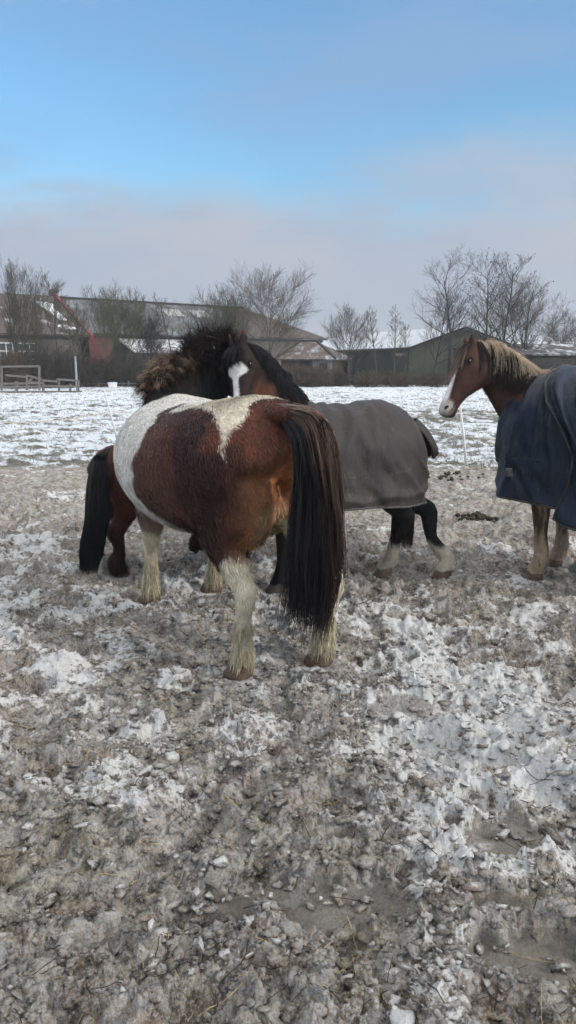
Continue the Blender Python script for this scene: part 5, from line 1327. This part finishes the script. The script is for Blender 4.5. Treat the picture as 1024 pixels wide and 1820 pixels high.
# ================================================================ TREES
def grow_tree(base, H, spread, seed, stems=1, lv=5, up=.55, kids=(9, 7, 6), ang=(.75, .75, .7), lean=.0, fork=0, thick=1.0, first=.25, droop=0):
    g = random.Random(seed); out = [[] for _ in range(lv)]; K = 6
    def branch(p, d, L, r, k):
        K = 6 if k < 3 else 4
        pts = [p.copy()]; q = p.copy(); dd = d.copy()
        for i in range(K-1):
            w = Vector((g.gauss(0, 1), g.gauss(0, 1), g.gauss(0, .6)))*(.055+.035*k)
            dd = (dd + w + Vector((0, 0, up*(.10+.05*k) - droop*k*.04))).normalized(); q = q+dd*L/(K-1); pts.append(q.copy())
        rt = r*(.35 if k else .30); out[k].append((pts, [r+(rt-r)*i/(K-1) for i in range(K)]))
        if k+1 >= lv: return
        n = (int(kids[k]*1.25) if k < 2 else kids[k]) if k < len(kids) else 4
        n = max(2, int(n*g.uniform(.8, 1.25)))
        for i in range(n):
            t = first+(1-first)*(i+g.uniform(.1, .9))/n if k == 0 else .18+.82*(i+g.uniform(.1, .9))/n
            f = t*(K-1); j = min(int(f), K-2); pp = pts[j].lerp(pts[j+1], f-j); dl = (pts[j+1]-pts[j]).normalized()
            az = g.uniform(0, 6.283) if k else i*2.4+g.uniform(-.5, .5)
            a = Vector((math.cos(az), math.sin(az), 0)); a = (a-dl*a.dot(dl)).normalized()
            an = ang[min(k, len(ang)-1)]*g.uniform(.7, 1.25)
            nd = (dl*math.cos(an)+a*math.sin(an)).normalized()
            Lc = (spread*1.55*(1-.5*t) if k == 0 else L*(.66-.26*t))*g.uniform(.75, 1.2)
            rr = (r+(rt-r)*t)*(.58 if k == 0 else .62)
            branch(pp, nd, Lc, max(rr, .0075 if k < 2 else .0055), k+1)
    for s in range(stems):
        az = g.uniform(0, 6.28); off = Vector((math.cos(az), math.sin(az), 0))*(.12+.18*stems*.5 if stems > 1 else 0)
        d = Vector((math.cos(az)*(.32 if stems > 1 else lean), math.sin(az)*.2*(stems > 1), 1)).normalized()
        branch(Vector(base)+off*(.6 if stems > 1 else 0), d, H*(g.uniform(.78, 1.0) if stems > 1 else 1.0), (.0150*H/stems**.45)*thick, 0)
    return out
M_BARK = {}
def bark(c):
    if c not in M_BARK: M_BARK[c] = simple('bark', tuple(x*.75 for x in c), tuple(x*1.3 for x in c), 3, .95, .15, .3)
    return M_BARK[c]
def strands_of(lst, sides):
    P = np.array([[list(p) for p in a] for a, _ in lst]); Rr = np.array([b for _, b in lst]); return strands(P, Rr, sides)
def tree(name, label, group, px, pyb, pyt, halfpx, Y, seed, col=(.06, .052, .045), leaves=0, **kw):
    b = at(px, 645+1.5*1300/Y if pyb is None else pyb, Y); b.z = float(ground_h(np.array([b.x]), np.array([b.y]))[0])-.05
    H = (at(px, pyt, Y).z-b.z)*.80; sp = halfpx/1300*Y
    r = tag(empty(name, b), label, 'tree' if 'tree' in name or name in ('alder', 'willow') else 'shrub', group)
    o = grow_tree((0, 0, 0), H, sp, seed, **kw)
    V, q = strands_of(o[0], 8); mesh_np('trunk', V, [q], bark(col), r)
    Vs = []; qs = []; n = 0
    for k in range(1, len(o)):
        V, q = strands_of(o[k], 3 if k > 1 else 4); Vs.append(V); qs.append(q+n); n += len(V)
    mesh_np('crown', np.concatenate(Vs), [np.concatenate(qs)], bark(col), r)
    if leaves:
        tips = np.array([list(a[-1]) for a, _ in o[-2]]+[list(a[3]) for a, _ in o[-2]]); g = np.random.default_rng(seed)
        tips = tips[g.random(len(tips)) < leaves]; n = len(tips); s = g.uniform(.03, .06, (n, 1, 1))
        T = g.normal(0, 1, (n, 4, 3)); T /= np.linalg.norm(T, axis=2, keepdims=True); VV = (tips[:, None]+T*s).reshape(-1, 3)
        F = (np.arange(n)*4)[:, None, None]+np.array([[[0, 1, 2], [0, 2, 3], [0, 3, 1], [1, 3, 2]]])
        mesh_np('cones', VV, [F.reshape(-1, 3)], bark((.04, .03, .025)), r, False)['kind'] = 'stuff'
    return r
GR_L = 'bare trees in front of the farm buildings'; GR_R = 'bare trees by the green barn'
G1 = (.085, .075, .062); G2 = (.085, .085, .058); G3 = (.055, .050, .048)
tree('bare_tree', 'many-stemmed bare tree at the far left edge before the farmhouse', GR_L, 12, 690, 452, 52, 47, 1, G1, stems=4, kids=(9, 7, 5), up=.9, ang=(.5, .6, .6))
tree('bare_tree', 'moss-green bare tree in front of the farmhouse roof', GR_L, 50, 690, 478, 34, 48, 2, G2, stems=2, kids=(8, 7, 5), up=.9, ang=(.5, .6, .6))
tree('bare_tree', 'slender bare tree rising beside the red gable edge', GR_L, 111, 688, 478, 30, 49, 3, G1, kids=(12, 7, 5), up=.6, first=.5, ang=(.6, .6, .6), thick=.75)
tree('bare_tree', 'dense mossy bare tree with forked trunks before the grey barn roof', GR_L, 205, 688, 492, 52, 48, 4, G2, stems=4, kids=(10, 8, 5), up=.8, ang=(.55, .65, .6), first=.3)
tree('bare_tree', 'smaller bare tree between the forked tree and the slender tree', GR_L, 158, 686, 500, 34, 53, 34, G2, stems=2, kids=(10, 7, 5), up=.8, ang=(.5, .6, .6), first=.35)
tree('bare_tree', 'thin bare tree above the middle of the barn roof', GR_L, 308, 684, 504, 22, 55, 5, G1, kids=(10, 6, 4), up=.8, first=.55, thick=.8)
tree('bare_tree', 'short twiggy bare tree behind the pinto pony mane', GR_L, 272, 684, 560, 34, 50, 6, G3, stems=3, kids=(10, 7, 5), up=.6)
tree('bare_tree', 'low bushy bare tree left of the broad round-crowned tree', GR_L, 372, 684, 516, 44, 53, 7, G2, stems=4, kids=(9, 7, 4), up=.8, ang=(.55, .6, .6))
tree('bare_tree', 'broad bare tree with a rounded crown near the barn hip end', GR_L, 478, 686, 520, 80, 49, 8, G1, kids=(15, 10, 6, 5), up=.30, first=.25, ang=(.8, .65, .6), thick=.9)
tree('bare_tree', 'mossy bare tree leaning by the broad round-crowned tree', GR_L, 436, 686, 500, 50, 50, 9, G2, stems=3, kids=(9, 7, 5), up=.7, ang=(.55, .6, .6))
tree('bare_tree', 'round-crowned bare tree standing in the gap between the sheds', GR_R, 619, 684, 562, 44, 50, 10, G1, kids=(14, 9, 5), up=.7, first=.22, ang=(.75, .6, .6))
tree('bare_tree', 'slim bare sapling left of the pair before the dark lean-to', GR_R, 671, 690, 524, 17, 48, 11, G1, kids=(14, 5, 3), up=.6, first=.3, thick=.7)
tree('bare_tree', 'slim bare sapling in the middle before the dark lean-to', GR_R, 701, 690, 528, 19, 48, 12, G1, kids=(14, 5, 3), up=.6, first=.3, thick=.7)
tree('bare_tree', 'slim bare sapling where the lean-to meets the green barn', GR_R, 720, 690, 552, 17, 49, 13, G1, kids=(12, 5, 3), up=.6, first=.3, thick=.7)
tree('bare_tree', 'tall bare tree with arching branches before the green barn', GR_R, 806, 690, 448, 62, 47, 14, G3, kids=(12, 7, 4, 3), up=.3, first=.3, lean=-.12, ang=(.85, .65, .6))
tree('bare_tree', 'shorter bare tree left of the tall arching tree', GR_R, 768, 690, 505, 42, 49, 15, G3, kids=(12, 7, 5), up=.4, first=.25, ang=(.8, .65, .6), thick=.8)
tree('alder', 'tallest bare alder dotted with small cones, left of the tall pair', GR_R, 864, 690, 430, 48, 47, 16, G3, .6, kids=(13, 6, 4, 3), up=.35, first=.2, ang=(.8, .7, .6), thick=.85)
tree('alder', 'tall bare alder dotted with small cones, right of the tall pair', GR_R, 889, 690, 432, 56, 48, 17, G3, .6, kids=(13, 6, 4, 3), up=.35, first=.2, ang=(.8, .7, .6), thick=.9, lean=.12)
tree('alder', 'thin bare alder just right of the tall alder pair', GR_R, 926, 690, 470, 36, 49, 18, G3, .3, kids=(10, 6, 3, 3), up=.5, first=.2, thick=.8)
tree('bare_tree', 'spreading bare tree leaning right over the long dark shed', GR_R, 938, 690, 492, 62, 50, 19, G1, stems=3, kids=(9, 7, 4), up=.55, ang=(.6, .6, .6), lean=.2)
tree('bare_tree', 'bushy bare tree behind the long dark shed at the right edge', GR_R, 1012, 690, 552, 48, 58, 20, G3, stems=3, kids=(9, 8, 5), up=.3, ang=(.8, .7, .6))
# thin saplings and brushwood
def shrub(px, Y, wpx, h, seed, label, n=260, col=(.075, .058, .048), group='brushwood along the farm edge'):
    b = at(px, 690, Y); b.z = 0; g = np.random.default_rng(seed); w = wpx/1300*Y
    r = tag(empty('shrub', b), label, 'shrub', group)
    x = g.normal(0, w*.33, n); y = g.normal(0, .5, n); K = 6; t = np.linspace(0, 1, K)[None]
    hh = h*g.uniform(.45, 1.05, n)*np.clip(1.1-(np.abs(x)/w)**2*1.3, .35, 1)
    dx = g.normal(0, .35, n); dy = g.normal(0, .3, n)
    P = np.stack([x[:, None]+hh[:, None]*dx[:, None]*t**1.3+g.normal(0, .03, (n, K))*t*3, y[:, None]+hh[:, None]*dy[:, None]*t+g.normal(0, .03, (n, K))*t*3, hh[:, None]*t-.03], -1)
    V, q = strands(P, g.uniform(.008, .02, n)[:, None]*(1.15-t*.8), 3); mesh_np('stems', V, [q], bark(col), r)
    # side twigs
    m = n*9; i = g.integers(0, n, m); f = g.uniform(.25, 1, m)*(K-1); j = np.minimum(f.astype(int), K-2); p0 = P[i, j]+(P[i, j+1]-P[i, j])*(f-j)[:, None]
    d = g.normal(0, 1, (m, 3)); d[:, 2] = np.abs(d[:, 2])*.7+.3; d /= np.linalg.norm(d, axis=1, keepdims=True); L = g.uniform(.12, .42, m)[:, None]
    P2 = np.stack([p0, p0+d*L*.5+g.normal(0, .03, (m, 3)), p0+d*L+[0, 0, .03]], 1); V, q = strands(P2, np.tile([[.010, .008, .005]], (m, 1)), 3)
    mesh_np('twigs', V, [q], bark(tuple(c*1.15 for c in col)), r)
BR = (.080, .062, .050); BD = (.050, .044, .040)
for a in ((18, 45, 60, 2.2, 61, 'brown thicket at the far left behind the rail fence', 300, BR), (72, 46, 60, 2.6, 62, 'brown thicket before the farmhouse, behind the fence end', 340, BD), (128, 47, 60, 2.4, 63, 'dark thicket below the red brick corner', 340, BD),
          (178, 48, 56, 1.9, 64, 'dark thicket left of the forked mossy tree', 300, BD), (238, 48, 60, 2.0, 65, 'dark thicket between forked tree and pinto pony mane', 300, BD), (300, 49, 64, 2.2, 66, 'brown thicket hidden mostly behind the pinto pony mane', 260, BR),
          (515, 48, 46, 1.35, 67, 'brown brush before the left half of the small wooden shed', 300, BR), (560, 48, 46, 1.25, 68, 'brown brush before the right half of the small wooden shed', 300, BR), (600, 49, 26, .9, 69, 'low brush at the corner of the small wooden shed', 140, BD),
          (655, 48, 44, 1.0, 70, 'sparse brush at the left foot of the dark lean-to', 130, BR), (708, 48, 44, .9, 71, 'sparse brush at the right foot of the dark lean-to', 130, BR), (765, 48, 50, .9, 72, 'sparse brush at the foot of the green barn', 150, BR),
          (905, 46, 50, 1.6, 73, 'dark brush at the left end of the long shed', 220, BD), (965, 46, 60, 1.5, 74, 'dark brush before the middle of the long shed', 240, BD), (1020, 46, 50, 1.6, 75, 'dark brush before the long shed at the right edge', 220, BD), (430, 48, 70, 1.5, 76, 'brown thicket under the broad round-crowned tree', 260, BR)):
    shrub(*a[:6], n=a[6], col=a[7])
# dark evergreen bush by the farmhouse windows
def evergreen(px, Y, w, h, label):
    b = at(px, 690, Y); b.z = 0; r = tag(empty('evergreen_bush', b), label, 'bush'); g = np.random.default_rng(9); n = 5000
    d = g.normal(0, 1, (n, 3)); d /= np.linalg.norm(d, axis=1, keepdims=True); rr = (.55+.45*g.random((n, 1)))*(.8+.5*vn3(d[:, 0]*2+5, d[:, 1]*2+5, d[:, 2]*2+5, 2)[:, None])
    C_ = d*rr*np.array([[w, .8, h*.5]])+[[0, 0, h*.5]]
    T = g.normal(0, 1, (n, 3, 3))*.06; V = (C_[:, None]+T).reshape(-1, 3); F = np.arange(n*3).reshape(-1, 3)
    mesh_np('foliage', V, [F], bark((.018, .035, .022)), r, False)
    mb = MB(); mb.tube([(0, 0, -.05), (0, 0, h*.6)], [.08, .03], 6); mb.build('stem', bark((.05, .04, .03)), r)
evergreen(32, 46, 1.0, 1.9, 'dark evergreen bush below the farmhouse windows')

# ================================================================ FENCES, POSTS, SMALL THINGS
def rail_fence():
    Y = 38.8; r = part_frame('rail_fence', 'weathered wooden rail fence running in from the left edge', 'fence', xy(at(70, 700, Y)), 0); O = r.location
    def p(px, py, dy=0): return at(px, py, Y+dy)-O
    for px, yt, yb in ((-20, 676, 701), (30, 678, 701), (77, 674, 701), (105, 674, 699), (125, 682, 698), (139, 675, 701)):
        mb = MB(); mb.bar(p(px, yb+3), p(px, yt), .12 if px in (77, 139, 30) else .09, .10, (0, 1, 0)); mb.build('post', M_RAIL, r)
    for a, b in (((-25, 688), (78, 687)), ((-25, 697), (146, 696)), ((74, 676), (102, 678)), ((101, 674), (141, 677)), ((78, 686), (140, 687)), ((50, 679), (76, 681))):
        mb = MB(); mb.bar(p(*a, -.08), p(*b, -.08), .05, .10); mb.build('rail', M_RAIL, r)
    Y2 = 41.5; r2 = part_frame('timber_frame', 'tall timber goal-like frame with braced rails behind the rail fence', 'fence', xy(at(40, 695, Y2)), 0); O2 = r2.location
    def q(px, py): return at(px, py, Y2)-O2
    for px, yt in ((3, 651), (70, 651), (48, 668), (-40, 651)):
        mb = MB(); mb.bar(q(px, 697), q(px, yt), .10, .10, (0, 1, 0)); mb.build('post', M_RAIL, r2)
    for a, b in (((-42, 652), (71, 651)), ((10, 667), (47, 670)), ((47, 667), (73, 674)), ((5, 682), (74, 681)), ((47, 682), (57, 673)), ((-42, 668), (3, 668))):
        mb = MB(); mb.bar(q(*a), q(*b), .06, .11); mb.build('rail', M_RAIL, r2)
rail_fence()
r = part_frame('pole', 'thin grey pole standing in front of the dark thicket by the fence end', 'pole', xy(at(137, 690, 42)), 0)
mb = MB(); mb.tube([(0, 0, -.1), (0, 0, at(137, 632, 42).z)], [.07, .055], 8); mb.build('shaft', M_METAL, r); mb = MB(); mb.box((0, 0, at(137, 632, 42).z), (.18, .18, .05)); mb.build('cap', M_TRIM, r)
# far rail along the hedge foot
r = part_frame('low_fence', 'low wire and stake fence along the thicket foot behind the pinto pony', 'fence', xy(at(230, 688, 47)), 0); O = r.location
for px in range(150, 470, 26):
    mb = MB(); mb.bar(at(px, 691, 47)-O, at(px+random.uniform(-1, 1), 677, 47)-O, .07, .07, (0, 1, 0)); mb.build('post', M_RAIL, r)
mb = MB(); mb.bar(at(145, 682, 46.95)-O, at(470, 681, 46.95)-O, .03, .05); mb.bar(at(145, 687, 46.95)-O, at(470, 686, 46.95)-O, .03, .05); mb.build('rail', M_RAIL, r)
def tub():
    p = at(200, 680, 46); p.z = 0; r = tag(empty('trough', p), 'white plastic trough on the ground by the forked mossy tree', 'trough')
    mb = MB(); 
    prof = [(.25, .16, 0), (.28, .18, .30), (.30, .19, .32), (.26, .15, .32), (.24, .13, .10)]
    n = 24; b = len(mb.v)
    for a_, b_, z_ in prof:
        for k in range(n):
            t = 2*math.pi*k/n; c, s = math.cos(t), math.sin(t); mb.v.append((a_*math.copysign(abs(c)**.5, c), b_*math.copysign(abs(s)**.5, s), z_))
    for i in range(4):
        for k in range(n): mb.f.append((i*n+k, i*n+(k+1) % n, (i+1)*n+(k+1) % n, (i+1)*n+k))
    mb.f.append(tuple(4*n+k for k in range(n))); mb.build('shell', M_SNOW, r, True)
tub()
M_POST = simple('white_plastic_post', (.62, .62, .60), (.74, .74, .72), 12, .5, .4)
M_TAPE = simple('faded_tape', (.40, .33, .27), (.50, .43, .34), 6, .7)
EP = []
def epost(base, top, label, k_=1.0):
    r = tag(empty('fence_post', base), label, 'fence post', 'white electric fence posts')
    b = Vector((0, 0, -.03)); t = top-base
    mb = MB(); mb.tube([b, b.lerp(t, .5)+Vector((.006, 0, 0)), t], [.022, .019, .016], 8); mb.build('stake', M_POST, r, True)
    k = t.normalized()
    for f in (.35, .52, .70, .88):
        c = b.lerp(t, f); mb = MB(); mb.tube([c+Vector((-.028, -.01, .0)), c+Vector((-.034, -.022, .02)), c+Vector((0, -.03, .026))], .005, 6); mb.build('clip', M_POST, r, True)
    mb = MB(); c = b.lerp(t, .12); mb.box(c+Vector((.02, 0, 0)), (.09, .025, .02)); mb.build('foot_step', M_POST, r)
    EP.append((base, top))
g_ = grd(210, 785); epost(Vector((g_.x, g_.y, 0)), at(185, 692, g_.y-.1), 'leaning white plastic fence post left of the pinto pony')
p_ = at(547, 690, 16.5); epost(Vector((p_.x, p_.y, 0)), p_, 'white plastic fence post seen above the grey blanket')
g_ = grd(830, 833); epost(Vector((g_.x, g_.y, 0)), Vector((g_.x-.14, g_.y+.02, .92)), 'white plastic fence post below the chin of the navy-blanketed horse')
def tape(points, name_label):
    mb = MB(); pts = []
    for (a, b) in zip(points[:-1], points[1:]):
        for i in range(10):
            t = i/10; p = Vector(a).lerp(Vector(b), t); p.z -= .10*4*t*(1-t); pts.append(p)
    pts.append(Vector(points[-1]))
    for a, b in zip(pts[:-1], pts[1:]): mb.bar(a, b, .004, .016)
    tag(mb.build('fence_tape', M_TAPE, None), name_label, 'fence tape')
a0 = at(-60, 748, 12.6); a1 = Vector(EP[0][0]).lerp(EP[0][1], .58); a2 = Vector(EP[1][0]).lerp(EP[1][1], .52); a3 = Vector(EP[2][0]).lerp(EP[2][1], .50)
tape([a0, a1, a2, a3, (7.5, 9.6, .45)], 'faded yellow-pink electric fence tape strung low between the white posts')
M_DUNG = simple('horse_droppings', (.022, .018, .012), (.06, .05, .033), 30, .8, .3, .5)
def manure(px, py, n, s, label, seed):
    c = grd(px, py); r = random.Random(seed); V0, F0 = ico(2); V = []; F = []; b = 0
    for i in range(n):
        x, y = r.gauss(0, s), r.gauss(0, s*.6); q = r.uniform(.014, .026); zz = max(0, .06-.35*math.hypot(x, y))*r.random()
        off = np.array([r.uniform(0, 50)]*3); d = .8+.4*vn3(V0[:, 0]*1.5+off[0], V0[:, 1]*1.5+off[1], V0[:, 2]*1.5+off[2], 1)
        z0 = float(ground_h(np.array([c.x+x]), np.array([c.y+y]))[0])
        V.append(V0*d[:, None]*q*np.array([1.1, 1, .8])+np.array([x, y, z0+.02+zz])); F.append(F0+b); b += len(V0)
    o = mesh_np('manure_pile', np.concatenate(V), [np.concatenate(F)], M_DUNG); o.location = (c.x, c.y, 0); tag(o, label, 'manure', 'dark droppings on the mud')
manure(845, 925, 46, .10, 'scattered dark droppings between the grey-blanketed pony and the navy-blanketed horse', 1)
manure(798, 851, 34, .16, 'dark droppings on the mud at the foot of the right fence post', 2)
# far hedgerows on the rising fields
g = np.random.default_rng(77); VV = []; FF = []; b = 0
for (x0, x1, yy) in ((-300, 200, 420), (-80, 420, 560), (20, 300, 330), (-400, 60, 700)):
    n = 1500; x = g.uniform(x0, x1, n); y = yy+(x-x0)*.08+g.normal(0, 1.5, n); h = ground_h(x, y); s = g.uniform(.8, 2.6, (n, 1, 1))
    T = g.normal(0, .6, (n, 3, 3))*s; T[..., 2] = np.abs(T[..., 2]); V = (np.stack([x, y, h], 1)[:, None]+T).reshape(-1, 3); VV.append(V); FF.append(np.arange(n*3).reshape(-1, 3)+b); b += n*3
tag(mesh_np('hedgerows', np.concatenate(VV), [np.concatenate(FF)], bark((.07, .07, .075)), None, False), 'dark leafless hedgerows crossing the far snowy fields', 'hedge', kind='stuff')
build_ground()
build_clods(4200, 2, 1.45, 4.6, .006, .034, 'mud_clods', 51, label='frozen mud clods and crumbs close by, covering the trampled yard')
build_clods(12000, 1, 1.45, 9.5, .004, .018, 'mud_crumbs', 52, label='smaller frozen mud crumbs and gravel-like lumps spread across the yard')
build_plates(2600)
build_straw(420)
build_tufts(16000)

def build_haze():
    mb = MB(); mb.box((0, 0, 19), (5400, 5400, 46)); m = bpy.data.materials.new('winter_haze'); m.use_nodes = True; t = m.node_tree
    for n_ in list(t.nodes):
        if n_.type == 'BSDF_PRINCIPLED': t.nodes.remove(n_)
    v = t.nodes.new('ShaderNodeVolumePrincipled'); v.inputs['Color'].default_value = (.97, .985, 1, 1); v.inputs['Density'].default_value = HAZE_D; v.inputs['Anisotropy'].default_value = .2
    t.links.new(v.outputs[0], t.nodes['Material Output'].inputs['Volume'])
    tag(mb.build('haze', m), kind='stuff')
HAZE_D = .0013
build_haze()
